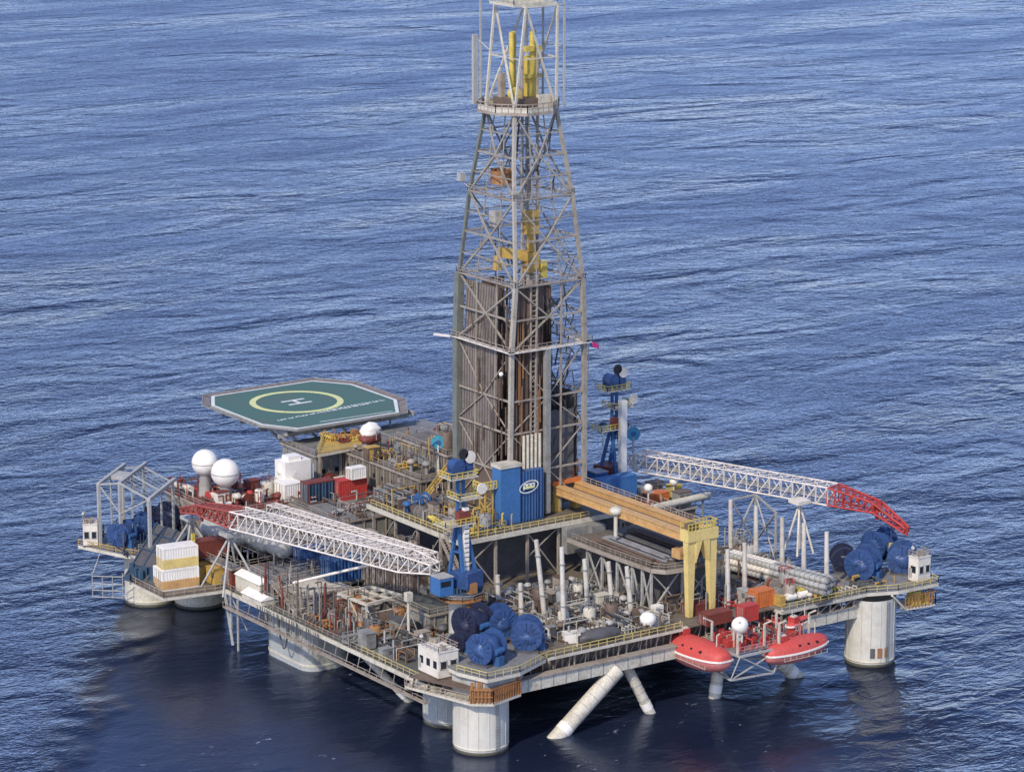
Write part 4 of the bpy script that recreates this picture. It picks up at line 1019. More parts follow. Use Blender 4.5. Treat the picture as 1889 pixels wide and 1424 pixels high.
# pale goal-frame at left corner
t = thing('lifting_gantry', 'pale open box frame of tall posts standing over the blue winches at the left corner', 'frame', at(225, 1005, 12.2))
fr = [at(185, 1006, 12.2), at(224, 1004, 12.2), at(278, 1036, 12.2)]; u = V((13.0, 11.2, 0))*.8
tz = 25.2; mb = MB()
tops = []; mb = Each()
for p in fr:
    mb.bar(p, (p.x, p.y, tz), .62); q = p+u; mb.bar(q, (q.x, q.y, tz), .42); m = p+u*.5; mb.bar(m, (m.x, m.y, tz), .3)
    tops.append((V((p.x, p.y, tz)), V((q.x, q.y, tz))))
mb.build('post', 'galv', t)
mb = MB()
for a, b in tops: mb.bar(a-(b-a)*.02, b+(b-a)*.1+V((0, 0, .4)), .7)
for a, b in zip(tops, tops[1:]): mb.bar(a[0], b[0], .35); mb.bar(a[1], b[1], .3); mb.bar(a[0].lerp(a[1], .5), b[0].lerp(b[1], .5), .3)
mb.build('beam', 'galv', t)
mb = MB()
for a, b in ((tops[0][0], Z(fr[1], 6.5)), (tops[2][0], Z(fr[1], 6.5)), (tops[0][1], Z(fr[1]+u, 6))): mb.bar(a, b, .3)
mb.build('diagonal', 'galv', t)
mb = MB(); 
for k in range(9): f = k/8; a = tops[1][0].lerp(tops[1][1], f); b = tops[2][0].lerp(tops[2][1], f); mb.bar(a, b, .16)
mb.build('grating', 'grey', t)
MB().box(tuple(tops[0][0].lerp(tops[1][1], .5)), (4, 3, .8), .7).build('hoist_box', 'light_grey', t)

# ================================================================ CONTAINERS
def container(label, c, L_, w, h, rz, mat, roof=None, lower=None, group='steel containers on deck'):
    t = thing('container', label, 'container', c, group); t.rotation_euler[2] = rz
    B = lambda mb, n, m: mb.build(n, m, t, off=False)
    hz = h*.5 if lower else 0
    B(MB().b2(-L_/2+.1, L_/2-.1, -w/2+.1, w/2-.1, hz, h), 'body', mat)
    if lower: B(MB().b2(-L_/2+.1, L_/2-.1, -w/2+.1, w/2-.1, 0, hz-.003), 'lower_body', lower)
    mb = MB()
    for x in (-L_/2, L_/2-.2):
        for y in (-w/2, w/2-.2): mb.b2(x, x+.2, y, y+.2, 0, h+.02)
    for y in (-w/2+.003, w/2-.183): mb.b2(-L_/2+.2, L_/2-.2, y, y+.18, h-.2, h+.01); mb.b2(-L_/2+.2, L_/2-.2, y, y+.18, .02, .2)
    for x in (-L_/2+.003, L_/2-.183): mb.b2(x, x+.18, -w/2+.2, w/2-.2, h-.2, h+.01)
    B(mb, 'corner_frame', roof or mat)
    mb = MB()
    for k in range(int(L_/.55)): mb.b2(-L_/2+.3+k*.55, -L_/2+.52+k*.55, -w/2+.04, -w/2+.1, .2, h-.2)
    for k in range(int(w/.55)-1): mb.b2(-L_/2+.04, -L_/2+.1, -w/2+.4+k*.55, -w/2+.6+k*.55, .2, h-.2)
    B(mb, 'corrugation', mat)
    if lower:
        B(MB().b2(-L_/2-.01, L_/2+.01, -w/2-.01, w/2, .25, h*.48), 'colour_band', lower)
    B(MB().b2(-L_/2+.2, L_/2-.2, -w/2+.2, w/2-.2, h, h+.06), 'roof', roof or mat)
    mb = MB()
    for y in (-.5, -.2, .2, .5): mb.bar((-L_/2-.05, y*w*.6, .2), (-L_/2-.05, y*w*.6, h-.2), .07)
    B(mb, 'door_bar', 'galv')
    return t
g = 'steel containers on deck'
p = at(305, 1092, 11.05); container('lower container of the yellow and white pair at the left edge', (p.x+3.9, p.y+2.5, 11.05), 7.8, 5.0, 4.1, R(-8), 'bright_white', None, 'orange_beam')
container('upper container of the yellow and white pair, stacked on top at the left edge', (p.x+4.0, p.y+2.0, 15.2), 7.4, 3.8, 4.4, R(-8), 'bright_white', 'bright_white', 'pale_yellow')
p = at(365, 1078, 11.05); container('small orange-brown container right of the yellow stack', (p.x+2.0, p.y+2.2, 11.05), 4.6, 2.6, 3.0, R(-6), 'ochre')
p = at(392, 1068, 11.2); container('dark oxide red container behind the boom rest at the left', (p.x+1, p.y+3.4, 15.2), 7, 3, 3.4, R(-6), 'oxide')
z = 21.6
p = at(568, 932, z); container('dark slate blue container on the flat roof below the helideck', (p.x+3.4, p.y+1.6, z), 6.6, 3.0, 4.4, 0, 'slate_blue', 'oxide')
p = at(625, 926, z); container('bright red container beside the slate blue one on the flat roof', (p.x+3.6, p.y+1.6, z), 6.8, 3.0, 4.2, 0, 'red')
p = at(530, 925, z); container('white container left of the slate blue one on the flat roof', (p.x+1.5, p.y+2.4, z), 4.4, 5.2, 3.6, 0, 'bright_white')
p = at(650, 905, 24); container('small white box on the corner of the red container', (p.x+2.2, p.y+2.0, z+4.32), 3.6, 2.2, 2.4, 0, 'bright_white')
p = at(640, 1068, 15.); container('blue container with ribbed sides below the left crane boom', (p.x+2, p.y+3.4, 14.2), 9.5, 4.6, 4.4, R(-4), 'blue_box')
p = at(612, 1052, 15.); container('second blue container tucked behind under the left crane boom', (p.x-1.5, p.y+5.6, 14.6), 6.0, 3.6, 4.4, R(-4), 'tarp_blue')
t = thing('container_stand', 'steel stand raising the blue containers above the left deck', 'stand', (12, 50, 11)); q = at(640, 1068, 15.)
MB().b2(q.x-7, q.x+7, q.y, q.y+12, 13.8, 14.15).build('platform', 'deck_green', t)
mb = MB()
for dx in (-6.5, 0, 6.5):
    for dy in (.5, 6, 11.5): mb.bar((q.x+dx, q.y+dy, 11.1), (q.x+dx, q.y+dy, 13.8), .4)
mb.build('leg', 'grey', t)
p = at(1108, 926, 23.7); container('long blue container behind the gantry at the foot of the far crane', (p.x+4.6, p.y+1.6, 23.7), 9.2, 3.2, 4.3, 0, 'bright_blue')
t = thing('container_stand', 'brown stand under the long blue container beside the gantry', 'stand', (p.x+4.6, p.y+1.6, 15)); MB().b2(p.x-.2, p.x+9.4, p.y-.2, p.y+3.4, 23.3, 23.69).build('platform', 'brown', t)
for dx in (0, 4.6, 9.2):
    for dy in (0, 3.2): MB().bar((p.x+dx, p.y+dy, 15.05), (p.x+dx, p.y+dy, 23.3), .35).build('leg', 'brown', t)
p = at(1150, 905, 22); container('second blue container end-on behind the gantry beams', (p.x+1, p.y+5, 19.8), 5, 3.2, 4.8, 0, 'blue')
t = block('brown house with grey roof under the far right crane', 66, 88, 50, 72, 15.05, 19.7, 'brown', 'deck_grey', levels=())
p = at(1210, 930, 19.7); container('small oxide red container on the roof behind the gantry', (p.x, p.y, 19.7), 5, 2.6, 2.6, 0, 'orange')
p = at(1190, 925, 19.7); container('small cream cabinet on the roof behind the gantry', (p.x-1, p.y, 19.7), 2.4, 2.0, 3.4, 0, 'cream', group=None)
p = at(1243, 920, 19.7); container('small yellow-green cabinet with a white lamp behind the gantry', (p.x, p.y, 19.7), 2.6, 2.2, 3.2, 0, 'yellow', group=None)
for px, py, l in ((1196, 900, 'white round lamp ball over the cream cabinet'), (1243, 888, 'white round lamp ball over the yellow cabinet')):
    q = at(px, py, 24.5); solo(MB().sphere(q, .9).bar(q, (q.x, q.y, 20), .2), 'lamp_ball', 'bright_white', l, 'lamp')
t = thing('pale_pipe', 'thick pale pipe running right above the deck behind the gantry', 'pipe', at(1260, 925, 21))
MB().tube(at(1198, 938, 21.5), at(1308, 913, 21.5), .75, 12).build('pipe', 'cream', t)
mb = MB()
for f in (.1, .5, .9): q = at(1198+110*f, 938-25*f, 21.5); mb.bar(q, (q.x, q.y, 15), .3)
mb.build('support', 'grey', t)
# red boxes near the gantry feet / lifeboats
for (px, py, L_, w, h, m, l) in ((1385, 1145, 3.5, 2.4, 3.0, 'red', 'bright red box container behind the white dome at the right'), (1410, 1118, 4.2, 3, 3.2, 'orange', 'orange-red box container farther back right of the gantry legs'),
                                 (1325, 1150, 6, 3, 2.2, 'oxide', 'low red skid at the foot of the yellow gantry legs'), (1290, 1132, 5, 3, 2.0, 'oxide', 'dark red skid between the yellow gantry legs')):
    p = at(px, py, 15.05); container(l, (p.x, p.y+1, 15.05), L_, w, h, 0, m)
for k, (px, py, s) in enumerate(((1437, 1115, 'left'), (1458, 1110, 'middle'), (1480, 1106, 'right'))):
    p = at(px, py, 15.05); t = thing('raft_canister', '%s one of the three white life raft canisters on the right deck edge' % s, 'life raft', p, 'white life raft canisters')
    MB().tube((p.x-1.0, p.y, 16.1), (p.x+1.0, p.y, 16.1), .75, 14).build('canister', 'bright_white', t)
    mb = MB(); 
    for dx in (-.6, .6): mb.b2(p.x+dx-.08, p.x+dx+.08, p.y-.6, p.y+.6, 15.05, 15.9)
    mb.build('cradle', 'beige_steel', t)

# ================================================================ RADOMES and white pod
for px, py, z, r, l in ((378, 853, 28.5, 2.75, 'big white radome sphere, the farther and higher of the two on the left'), (415.5, 872, 27.5, 2.95, 'big white radome sphere, the nearer of the two on the left')):
    c = at(px, py, z); t = thing('radome', l, 'radome', (c.x, c.y, 21.6), 'white satellite radomes')
    MB().sphere(c, r, 32).build('dome', 'bright_white', t)
    MB().lathe((c.x, c.y, 0), [(1.5, 21.5), (1.1, z-r*.9), (1.5, z-r*.75)], 16).build('pedestal', 'light_grey', t)
    MB().lathe((c.x, c.y, z-.12), [(r+.01, 0), (r+.05, .12), (r+.01, .24)], 32).build('seam', 'light_grey', t)
c = at(545, 862, 27)
t = thing('white_pod', 'rounded white tarpaulin covered machine on the roof left of the helideck front', 'pod', (c.x, c.y, 21.6))
mb = MB(); lump(mb, (c.x, c.y+1, 26.6), 3.8, (.98, .62, .66), 4, 28, .10); mb.build('cover', 'bright_white', t)
MB().b2(c.x-3.2, c.x+3.0, c.y-1.2, c.y+2.9, 24.4, 28.6).b2(c.x-2, c.x+1, c.y-.6, c.y+2, 28.6, 29.6).b2(c.x+3.0, c.x+3.9, c.y-.8, c.y+1.8, 24.4, 27.4).build('body', 'bright_white', t)
mb = MB()
for dx in (-3, 3):
    for dy in (-1, 3): mb.bar((c.x+dx, c.y+dy, 21.6), (c.x+dx, c.y+dy, 24.2), .35)
mb.build('leg', 'grey', t)
c = at(683, 792, 33); t = thing('red_white_pod', 'rounded pod, white above and dark red below, standing in front of the helideck', 'pod', (c.x, c.y, 28))
mb = MB(); lump(mb, (c.x, c.y, 32.8), 2.0, (1.2, .9, .75), 9, 24, .14); mb.build('top', 'bright_white', t)
mb = MB(); lump(mb, (c.x, c.y, 31.3), 2.1, (1.2, .9, .7), 5, 24, .12); mb.build('bottom', 'oxide', t)
MB().b2(c.x-1.5, c.x+1.5, c.y-1, c.y+1, 28, 30.5).build('stand', 'grey', t)

# ================================================================ GREY MUD TANKS
tk = [((400, 985), 0, 'smooth grey horizontal tank farthest left under the red boom tip'), ((432, 990), 0, 'smooth grey horizontal tank next to the left boom rest'), ((482, 1002), 0, 'grey horizontal tank right of the boom rest'), ((512, 1012), 0, 'grey horizontal tank at the right end of the row')]
for (p, rz, l) in tk:
    q = at(p[0], p[1], 17.6); t = thing('mud_tank', l, 'tank', (q.x, q.y, 15), 'grey horizontal tanks')
    r = 2.3
    pr = [(0.05, -4.2), (1.4, -3.9), (2.1, -3.2), (2.3, -2.4), (2.3, 2.4), (2.1, 3.2), (1.4, 3.9), (.05, 4.2)]
    vs = []; fs = []; n = 24
    for rr, yy in pr:
        for k in range(n): a = 2*math.pi*k/n; vs.append((q.x+rr*math.cos(a), q.y+yy, q.z+r*.4+rr*math.sin(a)))
    for i in range(len(pr)-1):
        for k in range(n): fs.append((i*n+k, (i+1)*n+k, (i+1)*n+(k+1) % n, i*n+(k+1) % n))
    MB().add(vs, fs, True).build('shell', 'light_grey', t)
    mb = MB()
    for dy in (-2, 2): mb.b2(q.x-1.8, q.x+1.8, q.y+dy-.3, q.y+dy+.3, 15, q.z)
    mb.build('saddle', 'steel_dark', t)
    MB().tube((q.x, q.y-1, q.z+3), (q.x, q.y-1, q.z+3.8), .5, 10).bar((q.x, q.y-3, q.z+3.3), (q.x, q.y+3, q.z+3.3), .25).build('manway', 'grey', t)
t = thing('tank_deck', 'grey deck carrying the horizontal tanks over dark red walls', 'deck', (6, 80, 15))
MB().b2(-3, 14, 66, 93.5, 14.6, 15.2).build('plating', 'deck_grey', t)
MB().b2(-2, 13.7, 67, 79, 11.12, 14.58).build('wall', 'oxide', t)
MB().rail([(-3, 93, 15.2), (-3, 66, 15.2), (14, 66, 15.2)], 1.1, .06).build('handrail', 'beige_steel', t)
# white roofed boxes on left edge
for (pa, z, L_, l) in (((434, 1058), 14.4, 9.5, 'upper long white roofed box on the left deck edge'), ((446, 1092), 12.2, 7.5, 'lower long white roofed box on the left deck edge')):
    a = at(*pa, z); t = thing('roofed_box', l, 'box', (a.x, a.y, z-3), 'long white roofed boxes')
    MB().b2(a.x, a.x+3.2, a.y-L_, a.y, 11.12, z-.02).build('wall', 'cream', t)
    MB().add([(a.x-.3, a.y-L_-.2, z), (a.x+3.4, a.y-L_-.2, z), (a.x+3.4, a.y+.2, z), (a.x-.3, a.y+.2, z), (a.x+1.6, a.y-L_-.2, z+.8), (a.x+1.6, a.y+.2, z+.8)], [(0, 4, 5, 3), (1, 2, 5, 4), (0, 1, 4), (2, 3, 5), (3, 2, 1, 0)]).build('roof', 'bright_white', t)

# ================================================================ LIFEBOATS
def boat(label, bow, d, L_, r, group='red enclosed lifeboats'):
    """enclosed lifeboat, bow at 'bow', pointing along unit d"""
    t = thing('lifeboat', label, 'lifeboat', bow-d*L_/2, group); s = V((d.y, -d.x, 0)); n = 20; st = 14
    vs = []; hull = []; top = []
    S = []
    for i in range(st+1):
        u = i/st; k = math.sin(math.pi*min(1, max(0, (u*.94+.03))))**.3
        S.append((bow-d*L_*u, r*k, (1-u)**3*.5))
    S = [(bow+d*.25, .02, .5), (bow+d*.2, S[0][1]*.6, .5)]+S+[(bow-d*(L_+.2), S[-1][1]*.6, 0), (bow-d*(L_+.25), .02, 0)]; st = len(S)-1
    def shell(a0, a1, m, name, sx=1, sz=1):
        vs = []; fs = []
        for c, rr, lift in S:
            for j in range(m+1):
                a = a0+(a1-a0)*j/m; v = s*math.cos(a)*rr*sx+V((0, 0, 1))*(math.sin(a)*rr*sz+lift); vs.append(c+v)
        for i in range(st):
            for j in range(m): fs.append((i*(m+1)+j, i*(m+1)+j+1, (i+1)*(m+1)+j+1, (i+1)*(m+1)+j))
        return MB().add(vs, fs, True)
    cp = shell(0, math.pi, 12, 't', 1, .85).build('canopy', 'boat_red', t)
    shell(math.pi, 2*math.pi, 12, 'h', 1, .95).build('hull', 'red_pale', t)
    a = []; mb = MB()
    for sg in (0, math.pi):
        for (c0, r0, l0), (c1, r1, l1) in zip(S, S[1:]): mb.bar(c0+s*math.cos(sg)*(r0+.05)+V((0, 0, l0)), c1+s*math.cos(sg)*(r1+.05)+V((0, 0, l1)), .2, .34)
    mb.build('gunwale', 'bright_white', t)
    cc = bow-d*L_*.72; MB().box((cc.x, cc.y, cc.z+r*.98), (1.5, 1.5, 1.0), math.atan2(d.y, d.x)).build('wheelhouse', 'red', t)
    MB().box((cc.x, cc.y, cc.z+r*.98+.62), (1.0, 1.0, .25), math.atan2(d.y, d.x)).build('hatch', 'cream', t)
    mb = MB()
    for sg in (-1, 1):
        for k in range(1, 9): c = bow-d*L_*k/9.5; q = c+s*sg*(r+.1); mb.bar(q-V((0, 0, .2)), q-V((0, 0, .9)), .07); 
        mb.bar(bow-d*L_*.1+s*sg*(r+.1)-V((0, 0, .9)), bow-d*L_*.85+s*sg*(r+.1)-V((0, 0, .9)), .08)
    for f in (.16, .8): c = bow-d*L_*f; mb.bar(Z(c, r*.8), Z(c, r*.8+2.2), .16)
    mb.build('grab_line', 'cream', t)
    mb = MB()
    for f in (.25, .4, .55):
        c = bow-d*L_*f
        for sg in (-1, 1): q = c+s*sg*r*.78+V((0, 0, r*.5)); mb.box(tuple(q), (.5, .5, .35), math.atan2(d.y, d.x))
    mb.build('porthole', 'glass', cp)
    return t
LB = []
b0 = V((44.6, -14.4, 11.2)); boat('red enclosed lifeboat slung nearest, bow pointing at the viewer', b0, V((0, -1, 0)), 17, 3.3)
b1 = V((68.6, -13.8, 10.8)); boat('red lifeboat at the right end lying side on with its bow to the right', b1, V((1, 0, 0)), 14, 2.7)
b2 = V((68.2, -9.5, 14.2)); boat('small red rescue boat perched above the right lifeboat', b2, V((.9, .2, 0)).normalized(), 6.0, 1.1, None)
# cradle frame below the boats
t = thing('boat_platform', 'pale steel platform and truss holding the lifeboats out from the deck edge', 'platform', (54, -8, 8))
mb = MB(); Q = [(47.8, -2, 12), (47.8, -14.6, 12), (58, -14.6, 12), (66, -11, 12), (66, -2, 12)]
for a, b in zip(Q, Q[1:]): mb.bar(a, b, .4)
mb.bar((53, -2, 12), (53, -14.6, 12), .3); mb.bar((58, -2, 12), (58, -14.6, 12), .3)
lowp = [(46.6, -13.4, 7.4), (56.4, -14, 7.2), (60, -7, 7.6), (47, -4, 8.4)]
for k in range(4): mb.bar(lowp[k], lowp[(k+1) % 4], .3)
for a, b in ((0, 1), (0, 0), (1, 1), (1, 2), (1, 3), (2, 3), (2, 4), (3, 0), (0, 2), (2, 2)):
    mb.bar(lowp[a], Q[b], .22)
mb.build('truss', 'galv', t)
MB().b2(47.9, 65.8, -13.9, -2.7, 12.2, 12.32).build('floor', 'deck_grey', t)
mb = MB()
for x, y, dx in ((48.0, -13.6, -2), (48.0, -6, -2), (50, -10, 0), (55, -12.8, 0), (57.4, -14.2, 0), (61, -9, 0), (66, -12.5, 0)):
    mb.bar((x, y, 12.2), (x, y, 16.6), .34); mb.bar((x, y, 16.6), (x+dx, y-(.0 if dx else 1.8), 17.6), .3)
mb.build('davit', 'cream', t)
MB().rail([(48.2, -13.8, 12.32), (57.8, -13.8, 12.32), (65.6, -11, 12.32)], 1.1, .07, 1.3).build('handrail', 'red_pale', t)
mb = Each()
for k in range(26): x = rnd.uniform(48.5, 65.5); y = rnd.uniform(-12, -3); mb.box((x, y, 12.9), (rnd.uniform(.5, 1.6), rnd.uniform(.5, 1.4), rnd.uniform(.8, 2)))
mb.build('locker', 'red', t)
c = at(1365, 1153, 16.5); t = thing('radome', 'small white radome dome between the two red lifeboats', 'radome', (c.x, c.y, 12.3), None)
MB().sphere(c, 1.6, 24).build('dome', 'bright_white', t); MB().tube((c.x, c.y, 12.3), (c.x, c.y, 15.2), .5, 10).build('pedestal', 'light_grey', t)

# flag
t = thing('flag', 'small magenta and blue flag flying right of the derrick', 'flag', at(1088, 645, 58)); f = at(1088, 645, 58)
MB().bar((f.x-.3, f.y, 52), (f.x-.3, f.y, 60.6), .12).bar((f.x-.3, f.y, 52), (54.8, 45.5, 52), .12).build('pole', 'galv', t)
vs = []; 
for i in range(7):
    for j in range(2): vs.append((f.x+i*.38, f.y+math.sin(i*1.1)*.3, 58.6+j*(1.3-.08*i)-i*.12))
MB().add(vs, [(i*2, i*2+2, i*2+3, i*2+1) for i in range(2, 6)]).build('cloth', 'magenta', t)
MB().add(vs, [(0, 2, 3, 1), (2, 4, 5, 3)]).build('hoist_stripe', 'blue', t)

# hanging hoses and crane-side grid frame
def hose(label, pts, r, mat='steel_dark'):
    c = []
    for a, b, cc in pts: pass
t = thing('hanging_hose', 'long black hose looping down in front of the wide grey column', 'hose', at(535, 1130, 10))
a = at(524, 1125, 11.4); w = 2.6; n = 24; pts = []
for i in range(n+1):
    u = i/n; ang = math.pi*u; x = a.x-1.0+.0*u; y = a.y-w*u*1.4
    pts.append(V((x-.3, y, 11.6-7.2*math.sin(ang)**.45)))
MB().path(pts, .17, 6).build('hose', 'steel_dark', t)
t = thing('hanging_hose', 'shorter dark hose loop at the left of the wide grey column', 'hose', at(500, 1120, 10))
pts = [V((a.x-1.2, a.y+5.4-2.4*i/16, 11.6-3.6*math.sin(math.pi*i/16)**.45)) for i in range(17)]
MB().path(pts, .14, 6).build('hose', 'grey', t)
t = thing('steel_grid', 'flat cream steel grid frame raised on posts under the left crane boom', 'frame', at(690, 1100, 15))
q = [at(624, 1095, 15.6), at(684, 1082, 15.6), at(741, 1098, 15.6), at(676, 1115, 15.6)]
mb = MB()
for k in range(4): mb.bar(q[k], q[(k+1) % 4], .5)
for f in (.33, .66): mb.bar(q[0].lerp(q[1], f), q[3].lerp(q[2], f), .4); mb.bar(q[0].lerp(q[3], f), q[1].lerp(q[2], f), .4)
mb.build('grid', 'cream', t)
for p in q: MB().bar(p, (p.x, p.y, 11.1), .4).build('leg', 'cream', t)
t = thing('strut_boom', 'slim pale spar reaching out left from the main crane boom', 'spar', at(600, 1055, 18))
MB().tube(at(540, 1075, 16.), at(690, 1040, 21.), .28, 8).build('spar', 'boom_white', t)
t = thing('lamp_post', 'tall pale square-headed post on the left deck near the white cab', 'post', at(754, 1190, 11.1)); q = at(754, 1186, 11.1)
MB().tube(q, (q.x, q.y, 19.6), .3, 10).build('post', 'cream', t); MB().box((q.x, q.y, 20.2), (1.3, 1.1, 1.6)).build('head', 'cream', t)
MB().frame([(q.x, q.y, 18), (q.x-2.2, q.y+2, 11.1)], .16).frame([(q.x, q.y, 18), (q.x+2.4, q.y-.6, 11.1)], .16).build('stay', 'light_grey', t)
for (px, py, h, l, m) in ((645, 1165, 6.4, 'pinkish pale post on the left deck edge', 'cream'), (677, 1180, 6.2, 'pale post leaning by the orange-brown gear on the left deck', 'cream'), (418, 1130, 7, 'thin pale post hanging below the left deck edge into the shade', 'galv')):
    q = at(px, py, 11.1); 
    if h == 7: q = V((-6.9, 77, 3.5))
    solo(MB().bar(q, (q.x, q.y, q.z+h), .32).bar((q.x, q.y, q.z+h), (q.x+2.2, q.y-2.4, q.z), .2), 'lamp_post', m, l, 'post')
# thin poles under the left edge
solo(MB().bar((-7.2, 76, .5), (-6.8, 79.5, 10.4), .4).bar((-7.4, 73.6, -.5), (-7.2, 73.8, 10.4), .3), 'mooring_guide', 'galv', 'pair of thin pale guides dropping from the left deck edge to the water', 'guide')
# ================================================================ DECK EQUIPMENT (prototypes, then copies)
def P_(mb, n, m, t): return mb.build(n, m, t, off=False)
def k_pump(mat, m2):
    t = thing('pump_skid', 'x', 'pump', (0, 0, 0))
    P_(MB().b2(-1.6, 1.6, -.8, .8, 0, .3), 'base', 'steel_dark', t)
    P_(MB().tube((-1.3, 0, 1), (.3, 0, 1), .55, 12).tube((.3, 0, 1), (1.3, 0, 1), .35, 12), 'motor', mat, t)
    P_(MB().path([(1.2, 0, 1), (1.2, 0, 2.2), (1.2, 1.2, 2.2), (1.2, 1.2, .2)], .16, 8).path([(-.4, -.6, .3), (-.4, -.6, 2.6), (-1.4, -.6, 2.6)], .12, 8), 'pipe', m2, t)
    return t
def k_tank(mat, m2):
    t = thing('storage_tank', 'x', 'tank', (0, 0, 0))
    P_(MB().lathe((0, 0, 0), [(1.1, .3), (1.1, 3.0), (.8, 3.35), (.05, 3.5)], 18), 'shell', mat, t)
    P_(MB().lathe((0, 0, 0), [(1.25, 0), (1.25, .3), (1.0, .3)], 18, False), 'foot', 'steel_dark', t)
    P_(MB().rail([(-.8, -.8, 3.3), (.8, -.8, 3.3), (.8, .8, 3.3), (-.8, .8, 3.3), (-.8, -.8, 3.3)], .9, .05, 1), 'handrail', m2, t)
    return t
def k_cab(mat, m2):
    t = thing('equipment_cabinet', 'x', 'cabinet', (0, 0, 0))
    P_(MB().b2(-1.2, 1.2, -.8, .8, .15, 2.4), 'body', mat, t)
    P_(MB().b2(-1.3, 1.3, -.9, .9, 2.4, 2.52), 'roof', m2, t)
    P_(MB().b2(-.9, -.1, -.86, -.8, .3, 2.1), 'door', m2, t)
    mb = MB()
    for k in range(5): mb.b2(.2, 1.0, -.85, -.8, 1.2+k*.18, 1.3+k*.18)
    P_(mb, 'louvre', 'steel_dark', t)
    return t
def k_manifold(mat, m2):
    t = thing('pipe_manifold', 'x', 'pipework', (0, 0, 0)); mb = MB()
    for k in range(5): x = -2+k; mb.path([(x, -.5, 0), (x, -.5, 1.2+.2*(k % 3)), (x, .7, 1.2+.2*(k % 3)), (x, .7, 0)], .13, 8)
    mb.tube((-2.4, -.5, .8), (2.4, -.5, .8), .2, 8); mb.tube((-2.4, .7, .5), (2.4, .7, .5), .24, 8)
    P_(mb, 'pipe', mat, t); mb = MB().bar((-2, -.7, 1.0), (2, -.7, 1.0), .08)
    for k in range(5): x = -2+k; mb.tube((x, -.5, 1.0), (x, -.9, 1.0), .26, 10)
    P_(mb, 'valve_wheel', m2, t)
    return t
def k_reel(mat, m2):
    t = thing('cable_reel', 'x', 'reel', (0, 0, 0))
    for y in (-.7, .6): P_(MB().tube((0, y, 1.3), (0, y+.12, 1.3), 1.25, 18), 'flange', mat, t)
    P_(MB().tube((0, -.6, 1.3), (0, .6, 1.3), .85, 16), 'cable', m2, t)
    P_(MB().b2(-1, 1, -.9, -.75, 0, .3).b2(-1, 1, .75, .9, 0, .3).bar((0, -.82, 0), (0, -.82, 1.3), .2).bar((0, .82, 0), (0, .82, 1.3), .2), 'stand', 'steel_dark', t)
    return t
def k_vent(mat, m2):
    t = thing('ventilator', 'x', 'ventilator', (0, 0, 0))
    P_(MB().tube((0, 0, 0), (0, 0, 1.7), .32, 12), 'stem', m2, t)
    P_(MB().lathe((0, 0, 1.5), [(.1, .0), (.75, .0), (.8, .35), (.5, .7), (.05, .8)], 16), 'cowl', mat, t)
    return t
def k_mast(mat, m2):
    t = thing('floodlight_mast', 'x', 'floodlight', (0, 0, 0))
    P_(MB().bar((0, 0, 0), (0, 0, 5.2), .18), 'mast', mat, t)
    P_(MB().box((0, -.25, 5.2), (.9, .5, .5)), 'lamp', m2, t)
    return t
def k_rack(mat, m2):
    t = thing('pipe_rack', 'x', 'rack', (0, 0, 0)); mb = MB()
    for x in (-2.6, 0, 2.6):
        for y in (-.9, .9): mb.bar((x, y, 0), (x, y, 2.2), .16)
        mb.bar((x, -.9, .5), (x, .9, .5), .16); mb.bar((x, -.9, 1.5), (x, .9, 1.5), .16)
    mb.bar((-2.6, -.9, 2.1), (2.6, -.9, 2.1), .14).bar((-2.6, .9, 2.1), (2.6, .9, 2.1), .14)
    P_(mb, 'frame', mat, t); mb = MB()
    for k in range(5):
        mb.tube((-3, -.7+k*.35, .72), (3, -.7+k*.35, .72), .14, 6)
        if k % 2: mb.tube((-2.8, -.7+k*.35, 1.72), (3.2, -.7+k*.35, 1.72), .14, 6)
    P_(mb, 'pipe', m2, t)
    return t
KIND = {'pump': (k_pump, 'pump set on a steel skid'), 'tank': (k_tank, 'upright tank with a railed top'), 'cabinet': (k_cab, 'flat-roofed equipment cabinet'), 'manifold': (k_manifold, 'row of bent pipes with valve wheels'),
        'reel': (k_reel, 'cable reel on a stand'), 'vent': (k_vent, 'mushroom ventilator'), 'mast': (k_mast, 'slim floodlight mast'), 'rack': (k_rack, 'small rack of pipes')}
CW = {'light_grey': 'light grey', 'grey': 'grey', 'cream': 'cream', 'white': 'white', 'bright_white': 'bright white', 'brown': 'brown', 'beige_steel': 'beige', 'rust_orange': 'rusty orange', 'oxide': 'dark red', 'yellow': 'yellow', 'ochre': 'ochre', 'blue': 'blue', 'teal': 'teal', 'steel_dark': 'dark', 'red': 'red', 'tarp_blue': 'navy blue', 'orange': 'orange'}
PR = {}
def scatter(zone, x0, x1, y0, y1, z, n, kinds, pal, seed, smin=.8, smax=1.4):
    r = random.Random(seed); placed = []
    for _ in range(n*6):
        if len(placed) >= n: break
        x, y = r.uniform(x0, x1), r.uniform(y0, y1)
        if any((x-a)**2+(y-b)**2 < 2.2**2 for a, b in placed): continue
        placed.append((x, y)); k = r.choice(kinds); m = r.choice(pal); m2 = r.choice(pal)
        key = (k, m, m2); lab = '%s %s %s' % (CW[m], KIND[k][1], zone); lab = ' '.join(lab.split()[:16]); grp = '%s %ss %s' % (CW[m], k, zone)
        rz = r.choice((0, 90, 180, 270)); s = r.uniform(smin, smax)
        if key not in PR:
            o = KIND[k][0](m, m2); PR[key] = o; o.location = (x, y, z); o.rotation_euler = (0, 0, R(rz)); o.scale = (s,)*3; o['label'] = lab; o['group'] = grp
        else: dup(PR[key], (x, y, z), R(rz), lab, grp, s)
NE = ['light_grey', 'grey', 'beige_steel', 'brown', 'steel_dark', 'grey', 'cream']
ALLK = ['pump', 'tank', 'cabinet', 'manifold', 'reel', 'vent', 'rack']
